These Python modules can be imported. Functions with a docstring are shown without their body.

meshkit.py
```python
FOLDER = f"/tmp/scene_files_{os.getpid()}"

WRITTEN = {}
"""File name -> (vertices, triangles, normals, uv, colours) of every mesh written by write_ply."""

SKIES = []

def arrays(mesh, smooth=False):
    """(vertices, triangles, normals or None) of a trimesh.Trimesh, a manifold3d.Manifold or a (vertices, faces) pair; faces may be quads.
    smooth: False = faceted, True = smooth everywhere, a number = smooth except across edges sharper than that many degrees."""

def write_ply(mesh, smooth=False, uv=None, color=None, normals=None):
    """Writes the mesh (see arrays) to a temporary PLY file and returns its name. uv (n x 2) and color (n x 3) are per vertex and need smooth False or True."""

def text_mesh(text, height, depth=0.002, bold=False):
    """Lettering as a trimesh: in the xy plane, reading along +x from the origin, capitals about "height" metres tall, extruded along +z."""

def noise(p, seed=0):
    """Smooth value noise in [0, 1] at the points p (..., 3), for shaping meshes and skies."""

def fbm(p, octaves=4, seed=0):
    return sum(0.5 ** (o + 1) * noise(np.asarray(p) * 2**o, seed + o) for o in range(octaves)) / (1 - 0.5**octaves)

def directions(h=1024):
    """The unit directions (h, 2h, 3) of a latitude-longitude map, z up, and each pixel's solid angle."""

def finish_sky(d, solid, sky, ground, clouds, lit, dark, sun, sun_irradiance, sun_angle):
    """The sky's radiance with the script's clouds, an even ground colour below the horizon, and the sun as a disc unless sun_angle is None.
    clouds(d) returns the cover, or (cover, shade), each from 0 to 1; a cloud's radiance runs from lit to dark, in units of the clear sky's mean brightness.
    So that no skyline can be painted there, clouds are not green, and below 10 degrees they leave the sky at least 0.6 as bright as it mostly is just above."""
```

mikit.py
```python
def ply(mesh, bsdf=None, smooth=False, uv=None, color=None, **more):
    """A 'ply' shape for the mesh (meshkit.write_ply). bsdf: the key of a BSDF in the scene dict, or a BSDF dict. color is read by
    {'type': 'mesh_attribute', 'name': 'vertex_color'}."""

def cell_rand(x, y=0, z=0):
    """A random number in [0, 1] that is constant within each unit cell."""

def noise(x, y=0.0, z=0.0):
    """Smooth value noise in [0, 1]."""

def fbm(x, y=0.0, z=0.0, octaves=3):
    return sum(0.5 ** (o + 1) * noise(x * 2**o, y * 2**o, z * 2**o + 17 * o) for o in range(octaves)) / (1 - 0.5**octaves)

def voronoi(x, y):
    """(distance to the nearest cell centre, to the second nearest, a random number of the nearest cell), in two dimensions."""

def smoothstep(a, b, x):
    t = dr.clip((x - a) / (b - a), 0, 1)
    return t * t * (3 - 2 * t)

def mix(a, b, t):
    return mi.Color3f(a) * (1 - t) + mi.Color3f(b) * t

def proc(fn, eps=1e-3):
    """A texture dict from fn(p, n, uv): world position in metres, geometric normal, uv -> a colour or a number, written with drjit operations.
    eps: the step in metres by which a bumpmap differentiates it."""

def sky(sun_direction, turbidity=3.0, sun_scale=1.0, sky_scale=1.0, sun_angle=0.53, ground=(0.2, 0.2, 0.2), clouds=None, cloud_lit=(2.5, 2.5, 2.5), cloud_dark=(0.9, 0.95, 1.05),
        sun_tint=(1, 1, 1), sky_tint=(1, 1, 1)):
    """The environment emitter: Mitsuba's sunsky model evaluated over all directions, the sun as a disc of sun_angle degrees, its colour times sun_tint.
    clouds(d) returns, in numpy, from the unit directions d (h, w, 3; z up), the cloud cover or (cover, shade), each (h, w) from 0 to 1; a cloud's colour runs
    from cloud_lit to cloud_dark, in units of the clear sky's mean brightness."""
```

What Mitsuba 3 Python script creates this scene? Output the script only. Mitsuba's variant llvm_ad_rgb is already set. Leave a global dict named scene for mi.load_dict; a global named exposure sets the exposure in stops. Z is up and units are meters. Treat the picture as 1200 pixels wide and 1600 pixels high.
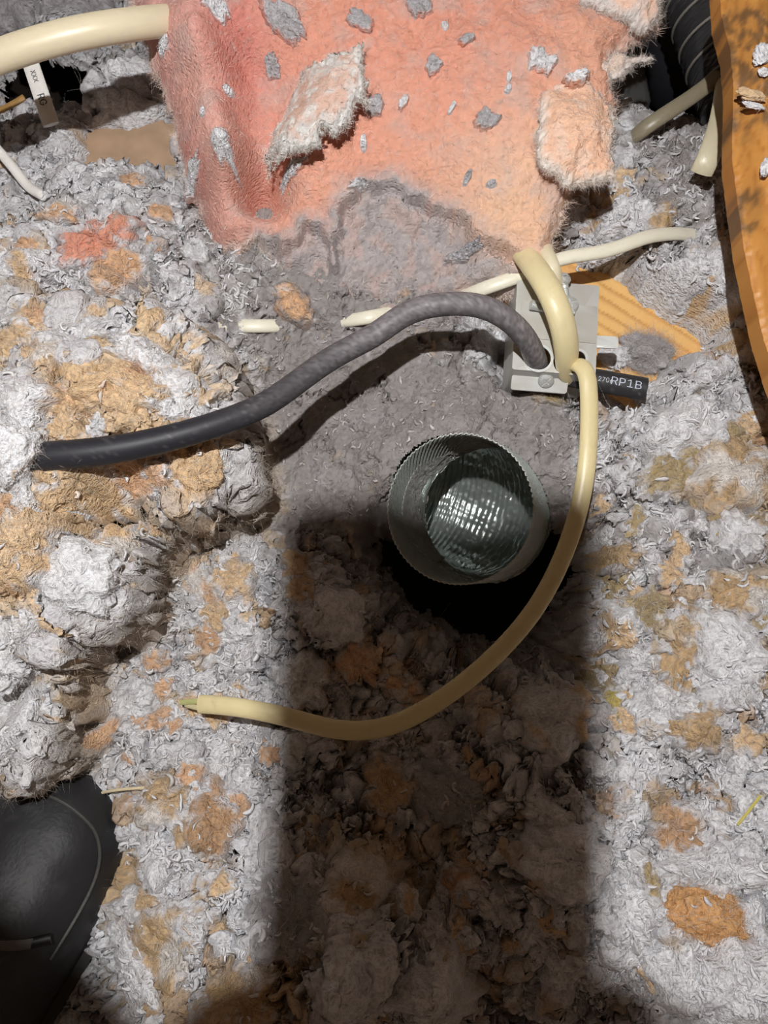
import math, random
import numpy as np, trimesh, drjit as dr, mitsuba as mi
import mikit, meshkit
from scipy.spatial import cKDTree
from scipy.interpolate import RBFInterpolator, CubicSpline, RegularGridInterpolator, splprep, splev
from scipy.ndimage import gaussian_filter
from shapely.geometry import Polygon
import shapely

scene, labels = {}, {}
T = mi.ScalarTransform4f

# ------------------------------------------------------------------ camera, light, exposure
exposure = 0.0
TILT = math.radians(10.0)
CAM = np.array([0.0, -0.116, 0.66])
FWD = np.array([0, math.sin(TILT), -math.cos(TILT)])
UP = np.array([0, math.cos(TILT), math.sin(TILT)])
RIGHT = np.array([1.0, 0, 0])
HFOV = 49.6
F = 600 / math.tan(math.radians(HFOV / 2))


def cam(x, y, back=0.0):
    """a point given in metres right of, above and behind the lens"""
    return CAM + RIGHT * x + UP * y - FWD * back


scene['camera'] = {'type': 'thinlens', 'fov': HFOV, 'fov_axis': 'x', 'aperture_radius': 0.0014, 'focus_distance': 0.60,
                   'near_clip': 0.02, 'far_clip': 20,
                   'to_world': T().look_at(origin=CAM.tolist(), target=(CAM + FWD).tolist(), up=UP.tolist())}
LAMP_POS, LAMP_POWER, LAMP_R = cam(-0.06, 0.195, 0.30), 15800.0, 0.008
AMBIENT = (0.094, 0.063, 0.043)
scene['ambient'] = {'type': 'constant', 'radiance': {'type': 'rgb', 'value': list(AMBIENT)}}


def P(px, py, z):
    """the point at height z that the photograph shows at pixel (px, py)"""
    d = FWD + RIGHT * (px - 600) / F - UP * (py - 800) / F
    return CAM + d * ((z - CAM[2]) / d[2])


def mm(px, py, z):
    """metres per pixel there"""
    return float((P(px, py, z) - CAM) @ FWD) / F


# ------------------------------------------------------------------ materials
def tex_vc():
    return {'type': 'mesh_attribute', 'name': 'vertex_color'}


def strands(p):
    """wandering hair-thin ridges, 0 to 1"""
    wx, wy = mikit.noise(p.x * 130, p.y * 130, p.z * 130) * 2.2, mikit.noise(p.x * 130 + 31, p.y * 130, p.z * 130) * 2.2
    a = mikit.noise(p.x * 260 + wx * 2, p.y * 620 + wy * 2, p.z * 420)
    b = mikit.noise(p.x * 640 + wy * 2, p.y * 300 + wx * 2, p.z * 420 + 9)
    return 1 - dr.minimum(dr.abs(a - .5), dr.abs(b - .5)) * 4


def fuzz_height(p, n, uv):
    return strands(p) * 0.0007 + mikit.noise(p.x * 330, p.y * 330, p.z * 330) * 0.0009 + mikit.noise(p.x * 1000, p.y * 1000, p.z * 1000) * .0003


def pore_shade(p, n, uv):  # darkens the gaps between strands: crevice shade put into the colour
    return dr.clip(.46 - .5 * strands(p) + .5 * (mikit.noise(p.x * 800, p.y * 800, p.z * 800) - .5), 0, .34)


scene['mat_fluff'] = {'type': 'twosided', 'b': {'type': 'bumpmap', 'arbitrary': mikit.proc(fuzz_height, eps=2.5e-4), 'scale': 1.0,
                                                'bsdf': {'type': 'blendbsdf', 'weight': mikit.proc(pore_shade), 'a': {'type': 'diffuse', 'reflectance': tex_vc()},
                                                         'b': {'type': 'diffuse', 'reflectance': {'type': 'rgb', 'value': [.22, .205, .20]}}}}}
scene['mat_batt'] = {'type': 'twosided', 'b': {'type': 'bumpmap', 'arbitrary': mikit.proc(lambda p, n, uv: strands(p) * .0005 + mikit.noise(p.x * 500, p.y * 500, p.z * 500) * .0005, eps=2.5e-4), 'scale': 1.0,
                                               'bsdf': {'type': 'diffuse', 'reflectance': tex_vc()}}}
scene['mat_fibre'] = {'type': 'twosided', 'b': {'type': 'diffuse', 'reflectance': tex_vc()}}
scene['mat_wood'] = {'type': 'twosided', 'b': {'type': 'principled', 'base_color': tex_vc(), 'roughness': 0.45, 'specular': 0.4}}
scene['mat_vinyl'] = {'type': 'twosided', 'b': {'type': 'principled', 'base_color': tex_vc(), 'roughness': 0.38, 'specular': 0.5}}
scene['mat_black_vinyl'] = {'type': 'twosided', 'b': {'type': 'principled', 'base_color': tex_vc(), 'roughness': 0.5, 'specular': 0.35}}
scene['mat_leather'] = {'type': 'twosided', 'b': {'type': 'bumpmap', 'arbitrary': mikit.proc(
    lambda p, n, uv: mikit.fbm(p.x * 500, p.y * 500, p.z * 500, 2) * 0.00025 + mikit.fbm(p.x * 60, p.y * 60, p.z * 60, 2) * 0.0007, eps=4e-4), 'scale': 1.0,
    'bsdf': {'type': 'principled', 'base_color': tex_vc(), 'roughness': 0.55, 'specular': 0.35}}}


def dust_on_metal(p, n, uv):
    return mikit.smoothstep(0.35, 0.7, mikit.fbm(p.x * 120, p.y * 120, p.z * 120, 3))


scene['mat_zinc'] = {'type': 'twosided', 'b': {'type': 'principled', 'base_color': tex_vc(), 'roughness': 0.45, 'metallic': 0.45, 'specular': 0.5}}
scene['mat_duct'] = {'type': 'twosided', 'b': {'type': 'principled', 'base_color': tex_vc(), 'roughness': 0.27, 'metallic': 0.8, 'specular': 0.5}}
scene['mat_duct_dusty'] = {'type': 'twosided', 'b': {'type': 'principled', 'base_color': tex_vc(), 'roughness': 0.42, 'metallic': 0.35, 'specular': 0.5}}
scene['mat_plastic_film'] = {'type': 'twosided', 'b': {'type': 'principled', 'base_color': tex_vc(), 'roughness': 0.22, 'specular': 0.6}}
scene['mat_dark'] = {'type': 'twosided', 'b': {'type': 'diffuse', 'reflectance': tex_vc()}}


# ------------------------------------------------------------------ helpers
def numbered(name):
    if name not in scene and name not in labels and not any(k.startswith(name + '__') for k in scene):
        return name
    i = 1
    while True:
        k = f'{name}_{i:03d}'
        if k not in scene and k not in labels and not any(q.startswith(k + '__') for q in scene):
            return k
        i += 1


def put(key, v, f, mat, color, smooth=True, **lab):
    v, f = np.asarray(v, float), np.asarray(f, int)
    if f.shape[1] == 4:
        f = np.vstack([f[:, [0, 1, 2]], f[:, [0, 2, 3]]])
    c = np.broadcast_to(np.asarray(color, float), (len(v), 3))
    if smooth not in (True, False):
        m = trimesh.graph.smooth_shade(trimesh.Trimesh(v, f, process=False), angle=np.radians(smooth), facet_minarea=None)
        if len(m.vertices) != len(v):
            _, i = cKDTree(v).query(m.vertices)
            c = c[i]
        v, f, smooth = np.asarray(m.vertices), np.asarray(m.faces), True
    scene[key] = mikit.ply(trimesh.Trimesh(v, f, process=False), mat, smooth=smooth, color=np.clip(c, 0, 1))
    if lab:
        labels[key] = lab
    return key


def tag(key, label, category=None, group=None, kind=None):
    labels[key] = {k: x for k, x in dict(label=label, category=category, group=group, kind=kind).items() if x}


def grad_noise(p, seed=0):
    """gradient noise, about -1 to 1, for (n, 2) or (n, 3) points"""
    p = np.asarray(p, float)
    d = p.shape[1]
    i = np.floor(p).astype(np.int64)
    fr = p - i
    u = fr * fr * fr * (fr * (fr * 6 - 15) + 10)
    out = 0
    for c in range(2 ** d):
        off = np.array([(c >> k) & 1 for k in range(d)])
        j = i + off
        h = (j[:, 0] * 374761393 + j[:, 1] * 668265263 + (j[:, 2] * 1274126177 if d == 3 else 0) + seed * 974711) & 0xFFFFFFFF
        h = ((h ^ (h >> 13)) * 1103515245) & 0xFFFFFFFF
        h = ((h ^ (h >> 16)) * 69069) & 0xFFFFFFFF
        a = (h >> 8) / 16777216.0 * 2 * np.pi
        q = fr - off
        if d == 2:
            g = np.cos(a) * q[:, 0] + np.sin(a) * q[:, 1]
        else:
            zz = ((h * 48271) & 0xFFFF) / 32768.0 - 1
            r = np.sqrt(1 - zz * zz)
            g = r * np.cos(a) * q[:, 0] + r * np.sin(a) * q[:, 1] + zz * q[:, 2]
        w = np.prod(np.where(off, u, 1 - u), axis=1)
        out = out + w * g
    return out * 1.5


def fbm(p, octaves=3, seed=0):
    return sum(0.5 ** o * grad_noise(np.asarray(p) * 2 ** o, seed + o * 7) for o in range(octaves)) / (2 - 0.5 ** (octaves - 1))


def sstep(a, b, x):
    t = np.clip((x - a) / (b - a), 0, 1)
    return t * t * (3 - 2 * t)


def cells(p, cell, seed, k=2):
    """Worley cells over (n, 2) points: F1, F2, id, vector from the centre (in metres), random of the cell"""
    rng = np.random.default_rng(seed)
    lo, hi = p.min(0) - 2 * cell, p.max(0) + 2 * cell
    nx, ny = np.ceil((hi - lo) / cell).astype(int)
    gx, gy = np.meshgrid(np.arange(nx), np.arange(ny), indexing='ij')
    pts = lo + (np.stack([gx, gy], -1).reshape(-1, 2) + rng.random((nx * ny, 2))) * cell
    dd, ii = cKDTree(pts).query(p, k=k)
    return dd[:, 0], dd[:, 1], ii[:, 0], p - pts[ii[:, 0]], rng.random(len(pts))[ii[:, 0]]


def lerp(a, b, t):
    t = np.asarray(t)[..., None]
    return np.asarray(a, float) * (1 - t) + np.asarray(b, float) * t


def spline(points, n):
    p = np.asarray(points, float)
    t = np.concatenate([[0], np.cumsum(np.linalg.norm(np.diff(p, axis=0), axis=1) ** 0.6)])
    cs = CubicSpline(t, p)
    q = cs(np.linspace(0, t[-1], n * 8))
    s = np.concatenate([[0], np.cumsum(np.linalg.norm(np.diff(q, axis=0), axis=1))])
    return np.stack([np.interp(np.linspace(0, s[-1], n), s, q[:, k]) for k in range(p.shape[1])], 1)


def frames(path, up=(0, 0, 1)):
    t = np.gradient(path, axis=0)
    t /= np.linalg.norm(t, axis=1, keepdims=True)
    up = np.broadcast_to(np.asarray(up, float), path.shape)
    a = np.cross(up, t)
    bad = np.linalg.norm(a, axis=1) < 0.15
    if bad.any():
        a[bad] = np.cross(np.array([0, 1.0, 0.2]), t[bad])
    a /= np.linalg.norm(a, axis=1, keepdims=True)
    return t, a, np.cross(t, a)


def sweep(path, ra, rb, sides=20, up=(0, 0, 1), caps=True):
    """a tube with half-width ra across and rb along 'up' (numbers or per point): vertices, triangles, (t, angle) per vertex"""
    n = len(path)
    t, a, b = frames(path, up)
    ra, rb = np.broadcast_to(ra, (n,)), np.broadcast_to(rb, (n,))
    ang = np.arange(sides) * 2 * np.pi / sides
    v = path[:, None] + (ra[:, None] * np.cos(ang))[..., None] * a[:, None] + (rb[:, None] * np.sin(ang))[..., None] * b[:, None]
    i, j = np.meshgrid(np.arange(n - 1), np.arange(sides), indexing='ij')
    q = np.stack([i * sides + j, i * sides + (j + 1) % sides, (i + 1) * sides + (j + 1) % sides, (i + 1) * sides + j], -1).reshape(-1, 4)
    f = np.vstack([q[:, [0, 1, 2]], q[:, [0, 2, 3]]])
    v = v.reshape(-1, 3)
    s = np.repeat(np.linspace(0, 1, n), sides)
    th = np.tile(ang, n)
    if caps:
        r = np.arange(sides)
        k = len(v)
        v = np.vstack([v, path[:1], path[-1:], v[:sides], v[-sides:]])
        s = np.concatenate([s, [0, 1], np.zeros(sides), np.ones(sides)])
        th = np.concatenate([th, [0, 0], ang, ang])
        f = np.vstack([f, np.stack([np.full(sides, k), k + 2 + (r + 1) % sides, k + 2 + r], 1),
                       np.stack([np.full(sides, k + 1), k + 2 + sides + r, k + 2 + sides + (r + 1) % sides], 1)])
    return v, f, np.stack([s, th], 1)


ICO = {k: trimesh.creation.icosphere(subdivisions=k) for k in (1, 2, 3, 4, 5)}


def pile(dirs_, centres, radius, seed):
    """height, 0 to 1, of overlapping oval lumps sitting at the centres, at each of the points"""
    rng = np.random.default_rng(seed)
    dd_, ii_ = cKDTree(centres).query(dirs_, k=min(5, len(centres)))
    rr_ = radius * rng.uniform(.6, 1.25, len(centres))
    off = rng.uniform(-.25, .25, len(centres))
    hh = np.sqrt(np.clip(1 - (dd_ / rr_[ii_]) ** 2, 0, 1)) * (1 + off[ii_]) + off[ii_] * .5
    return np.log(np.exp(5 * hh).sum(1)) / 5 - .3


def blob(rx, ry, rz, seed, sub=4, lump=0.35, freq=1.6, curd=0.0):
    """a soft irregular lump: a ball pulled about by noise, in its own axes; returns vertices, triangles"""
    m = ICO[sub]
    v = np.array(m.vertices)
    rng = np.random.default_rng(seed)
    o = rng.random(3) * 50
    r = 1 + lump * (fbm(v * freq * .8 + o, 2, seed) + .25 * grad_noise(v * freq * 2.2 + o, seed + 3) + .12 * grad_noise(v * freq * 5 + o, seed + 4) + .06 * grad_noise(v * freq * 11 + o, seed + 5))
    if curd:
        wv = v + .10 * np.stack([grad_noise(v * 3.5 + o + k, seed + k) for k in range(3)], 1)
        for n_, rad_, a_ in ((26, .62, 1.0), (110, .32, .5)) if sub > 3 else ((26, .62, 1.0),):
            c = rng.normal(size=(n_, 3))
            c /= np.linalg.norm(c, axis=1, keepdims=True)
            r += curd * a_ * (pile(wv, c, rad_, seed + n_) - .5)
    v = v * r[:, None]
    return v * [rx, ry, rz], np.array(m.faces)


def ribbon_fibres(roots, dirs, length, width, seed, curl=0.5, seg=2):
    """thin curved ribbons, one per root: vertices, triangles, index of the fibre per vertex"""
    rng = np.random.default_rng(seed)
    n = len(roots)
    length = np.broadcast_to(length, (n,))
    d = dirs / (np.linalg.norm(dirs, axis=1, keepdims=True) + 1e-9)
    bend = rng.normal(size=(n, 3)) * curl
    t = np.linspace(0, 1, seg + 1)
    path = roots[:, None] + length[:, None, None] * (t[None, :, None] * d[:, None] + (t ** 2)[None, :, None] * bend[:, None] * 0.5)
    side = np.cross(d, rng.normal(size=(n, 3)))
    side /= np.linalg.norm(side, axis=1, keepdims=True) + 1e-9
    w = width * (1 - 0.75 * t)
    v = np.stack([path - side[:, None] * w[None, :, None] / 2, path + side[:, None] * w[None, :, None] / 2], 2)
    k = 2 * (seg + 1)
    base = (np.arange(n) * k)[:, None, None]
    q = np.array([[[2 * s, 2 * s + 1, 2 * s + 3], [2 * s, 2 * s + 3, 2 * s + 2]] for s in range(seg)]).reshape(1, -1, 3)
    return v.reshape(-1, 3), (q + base).reshape(-1, 3), np.repeat(np.arange(n), k)


# ------------------------------------------------------------------ the loose fill: heights and kinds at control points
WHITE, GREY, TAN, ORANGE = np.array([.71, .718, .75]), np.array([.285, .265, .256]), np.array([.66, .47, .28]), np.array([.67, .42, .25])
# px, py, height, greyness, tan share, zone
CTRL = [
    # pit around the duct, felted grey dust
    (500, 560, .0, 1, .1, 1), (600, 640, -.005, 1, .05, 1), (480, 720, -.012, 1, .1, 1), (560, 770, -.012, .95, .1, 1), (440, 820, -.005, .7, .1, 1), (700, 600, .01, .95, .1, 1),
    (780, 640, .015, 1, .05, 1), (860, 650, .03, 1, .2, 1), (640, 680, .034, 1, 0, 1), (715, 655, .040, 1, 0, 1), (790, 680, .032, 1, 0, 1), (590, 740, .030, 1, 0, 1), (575, 790, .015, 1, 0, 1), (850, 760, .012, 1, 0, 1), (880, 700, .022, 1, 0, 1), (860, 740, .02, .9, .05, 1), (590, 800, -.01, .9, 0, 1), (750, 560, .0, .5, .1, 1), (900, 620, .025, .7, .2, 1), (740, 500, -.005, .5, .1, 1),
    (400, 420, .035, .75, .15, 1), (520, 430, .035, .95, .1, 1), (650, 440, .028, .95, .1, 1), (440, 500, .025, .7, .35, 1), (350, 420, .03, .6, .2, 1), (560, 480, .022, .9, .2, 1), (680, 540, .005, .7, .3, 1),
    (420, 570, .01, .9, .25, 1),
    # upper left
    (150, 300, .015, .2, .15, 4), (280, 420, .03, .45, .15, 4), (220, 235, -.045, .2, .1, 4), (30, 250, -.03, .2, .2, 4), (150, 370, .03, .3, .5, 4), (60, 310, .0, .4, .2, 4), (250, 330, .02, .5, 0, 4),
    (20, 190, -.03, .3, .1, 4), (180, 165, -.02, .3, .05, 4), (110, 210, -.02, .2, .1, 4), (100, 15, .03, .7, .1, 4), (0, 0, .02, .5, .1, 4), (300, 380, .025, .5, 0, 4), (20, 380, .05, .2, .5, 4),
    (150, 110, -.10, .3, .1, 4), (230, 90, -.10, .4, .1, 4), (10, 50, -.06, .5, .1, 4), (60, 140, -.06, .3, 0, 4),
    # mound on the left
    (0, 460, .085, .0, .5, 2), (100, 470, .075, .05, .35, 2), (220, 510, .10, .0, .4, 2), (320, 560, .09, .0, .55, 2), (150, 600, .115, 0, .7, 2), (40, 640, .125, .0, .35, 2), (260, 650, .115, 0, .7, 2),
    (240, 740, .105, .0, .6, 2), (330, 740, .08, .0, .6, 2), (110, 790, .125, 0, .6, 2), (20, 860, .135, 0, .85, 2), (150, 880, .09, 0, .5, 2), (60, 940, .12, 0, .7, 2), (340, 680, .09, 0, .5, 2),
    (395, 560, .02, .8, .2, 1), (420, 690, -.02, .9, .1, 1), (400, 790, -.02, .5, .1, 3), (255, 865, -.04, .4, .3, 3), (310, 850, -.03, .4, .2, 3), (20, 1040, .12, .0, .25, 2), (30, 1140, .11, .05, .3, 2),
    (80, 1080, .02, .2, .4, 2), (115, 1010, -.01, .2, .2, 3), (100, 1150, .0, .2, .2, 3), (20, 1200, .10, .1, .1, 2), (200, 960, .0, .3, .2, 3),
    # lower left
    (240, 1000, .005, .1, .25, 3), (300, 930, .0, .2, .3, 3), (330, 1050, .0, .15, .2, 3), (200, 1130, .005, .2, .3, 3), (360, 1160, .005, .15, .05, 3), (250, 1230, .025, .15, .4, 3), (330, 1300, .03, .1, .35, 3),
    (250, 1420, .045, .05, .5, 3), (340, 1440, .05, .1, .4, 3), (340, 1560, .075, .2, .6, 3), (220, 1520, .03, .1, .4, 3), (400, 900, .0, .25, .25, 3), (420, 1030, .0, .2, .15, 3), (420, 1250, .015, .1, .1, 3),
    (50, 1350, -.05, .2, .1, 3), (100, 1500, -.05, .2, .1, 3), (0, 1260, -.03, .2, .2, 3), (215, 1330, .0, .1, .6, 3), (170, 1220, .0, .2, .3, 3), (170, 1560, -.02, .2, .3, 3),
    # hole under the duct
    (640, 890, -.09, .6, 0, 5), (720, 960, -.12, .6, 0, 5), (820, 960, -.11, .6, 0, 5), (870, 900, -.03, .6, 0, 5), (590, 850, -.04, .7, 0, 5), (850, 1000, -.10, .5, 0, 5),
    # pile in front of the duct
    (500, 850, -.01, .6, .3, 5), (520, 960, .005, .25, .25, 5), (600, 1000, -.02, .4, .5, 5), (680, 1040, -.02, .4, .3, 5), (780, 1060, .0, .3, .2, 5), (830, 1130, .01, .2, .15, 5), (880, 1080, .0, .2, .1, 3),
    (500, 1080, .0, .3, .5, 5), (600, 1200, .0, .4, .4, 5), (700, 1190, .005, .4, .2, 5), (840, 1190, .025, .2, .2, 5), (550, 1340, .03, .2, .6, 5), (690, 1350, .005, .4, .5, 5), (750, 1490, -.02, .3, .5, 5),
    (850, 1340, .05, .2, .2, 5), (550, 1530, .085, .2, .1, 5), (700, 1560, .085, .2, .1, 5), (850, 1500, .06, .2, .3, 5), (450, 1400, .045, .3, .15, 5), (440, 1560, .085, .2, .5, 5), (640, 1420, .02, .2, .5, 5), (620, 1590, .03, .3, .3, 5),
    # right
    (940, 700, .02, .35, .35, 6), (1050, 650, .035, .25, .15, 6), (1150, 600, .035, .2, .15, 6), (1150, 740, .03, .1, .85, 6), (1020, 730, .02, .2, .65, 6), (950, 830, .025, .5, .2, 6), (1100, 850, .03, .75, .2, 6), (1030, 880, .03, .4, .5, 6),
    (1150, 920, .04, .3, .6, 6), (940, 970, .025, .3, .1, 6), (1060, 1000, .035, .1, .75, 6), (1140, 1010, .05, .05, .1, 6), (970, 1090, .03, .15, .4, 6), (1060, 1120, .045, .15, .2, 6), (1180, 1080, .05, .1, .6, 6), (930, 1150, .03, .2, .15, 6),
    (1000, 1230, .04, .2, .3, 6), (1120, 1180, .055, .1, .15, 6), (1060, 1290, .045, .15, .5, 6), (980, 1350, .06, .05, .1, 6), (1100, 1370, .07, .05, .05, 6), (1180, 1300, .07, .1, .1, 6), (1160, 1530, .095, .0, .05, 6),
    (970, 1460, .07, .05, .05, 6), (960, 1550, .03, .2, .1, 6), (1040, 1570, .08, .1, .1, 6),
    # upper right; greyness near the timber raised to stand for shade
    (1060, 470, .03, .05, .1, 7), (1160, 430, .035, .05, .1, 7), (970, 370, .012, .2, .3, 7), (1060, 300, .025, .8, .05, 7), (1110, 240, .01, .7, .05, 7), (1010, 210, .01, .5, .05, 7), (1150, 330, .0, .6, .1, 7),
    (930, 310, .01, .1, .1, 7), (1110, 400, .03, .4, .2, 7), (1150, 540, .025, .2, .6, 7), (1060, 90, -.14, .6, 0, 7), (1120, 40, -.14, .6, 0, 7), (1000, 120, -.1, .6, 0, 7), (1190, 200, -.05, .6, 0, 7),
    # under the batt
    (400, 100, -.03, .6, 0, 1), (600, 150, -.02, .8, 0, 1), (800, 200, -.01, .8, 0, 1), (500, 320, .01, .9, 0, 1), (700, 360, .01, .9, 0, 1), (850, 380, -.01, .7, .2, 1), (330, 250, -.01, .6, 0, 4), (880, 60, -.04, .7, 0, 7),
]
CT = np.array([[*P(a, b, z), g, t, k] for a, b, z, g, t, k in CTRL])
for ex, ey in [(-.55, -.5), (0, -.5), (.55, -.5), (-.55, 0), (.55, 0), (-.6, .4), (.6, .4), (-.6, .75), (0, .75), (.6, .75), (-.85, -.75), (.85, -.75), (-.85, 1.1), (.85, 1.1)]:
    CT = np.vstack([CT, [ex, ey, .03, .3, .2, 3 if ex < 0 else 6]])
GX, GY = np.linspace(-.85, .85, 330), np.linspace(-.75, 1.1, 360)
gxy = np.stack(np.meshgrid(GX, GY, indexing='ij'), -1).reshape(-1, 2)


def control_field(rows, cols):
    f = RBFInterpolator(rows[:, :2], rows[:, cols], kernel='linear', neighbors=24)(gxy).reshape(len(GX), len(GY), len(cols))
    for k in range(len(cols)):
        f[..., k] = gaussian_filter(f[..., k], 1.6)
    return RegularGridInterpolator((GX, GY), f, bounds_error=False, fill_value=None)


IS_MOUND = CT[:, 5] == 2
CT[IS_MOUND, 4] = np.clip(CT[IS_MOUND, 4] + .22, 0, .9)
CT[CT[:, 5] == 5, 4] += .12
MACRO_HI, MACRO_LO, MACRO = control_field(CT[IS_MOUND], [2]), control_field(CT[~IS_MOUND], [2]), control_field(CT, [3, 4])
MOUND_PX = [(-80, 425), (40, 440), (130, 470), (240, 485), (320, 530), (365, 590), (372, 650), (392, 740), (375, 770), (330, 765), (290, 790), (262, 800), (235, 825), (222, 860), (195, 900), (190, 955), (160, 985), (110, 985), (85, 1030), (80, 1090),
            (60, 1150), (52, 1215), (20, 1235), (-80, 1240)]
ZONE_TREE = cKDTree(CT[:, :2])


def axis_pts(lo, hi, step, far_lo, far_hi):
    core = np.arange(lo, hi, step)
    left, right = [lo], [core[-1]]
    s = step
    while left[-1] > far_lo:
        s *= 1.06
        left.append(left[-1] - s)
    s = step
    while right[-1] < far_hi:
        s *= 1.06
        right.append(right[-1] + s)
    return np.concatenate([left[:0:-1], core, right[1:]])


STEP = 0.00136
xs, ys = axis_pts(-.345, .345, STEP, -.8, .8), axis_pts(-.365, .49, STEP, -.7, 1.05)
NX, NY = len(xs), len(ys)
base = np.stack(np.meshgrid(xs, ys, indexing='ij'), -1).reshape(-1, 2)
m = MACRO(base)
grey = np.clip(m[:, 0] + 0.35 * fbm(base * 30, 3, 5), 0, 1)
tan = np.clip(m[:, 1], 0, 1)
warp = np.stack([fbm(base * 90, 2, 11), fbm(base * 90, 2, 12)], 1)
warp2 = np.stack([grad_noise(base * 260, 13), grad_noise(base * 260, 14)], 1)
pgm = Polygon([P(a, b, .095)[:2] for a, b in MOUND_PX])
gp = shapely.points(base)
md = shapely.distance(pgm.boundary, gp)
md = np.where(shapely.contains(pgm, gp), md, -md) + .007 * fbm(base * 70, 3, 19)
hi_w = sstep(-.010, .013, md)
z = MACRO_LO(base).ravel() * (1 - hi_w) + MACRO_HI(base).ravel() * hi_w + 0.010 * fbm(base * 22, 3, 21) 
z_macro = z.copy()
lat = np.zeros_like(base)
mg = np.stack(np.gradient(gaussian_filter(md.reshape(NX, NY), 4), xs, ys), -1).reshape(-1, 2)
lat -= mg / (np.linalg.norm(mg, axis=1, keepdims=True) + 1e-6) * (.012 * sstep(-.006, .006, md) * (1 - sstep(.006, .03, md)))[:, None]
fluff = 1 - sstep(.45, .8, grey)


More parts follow.
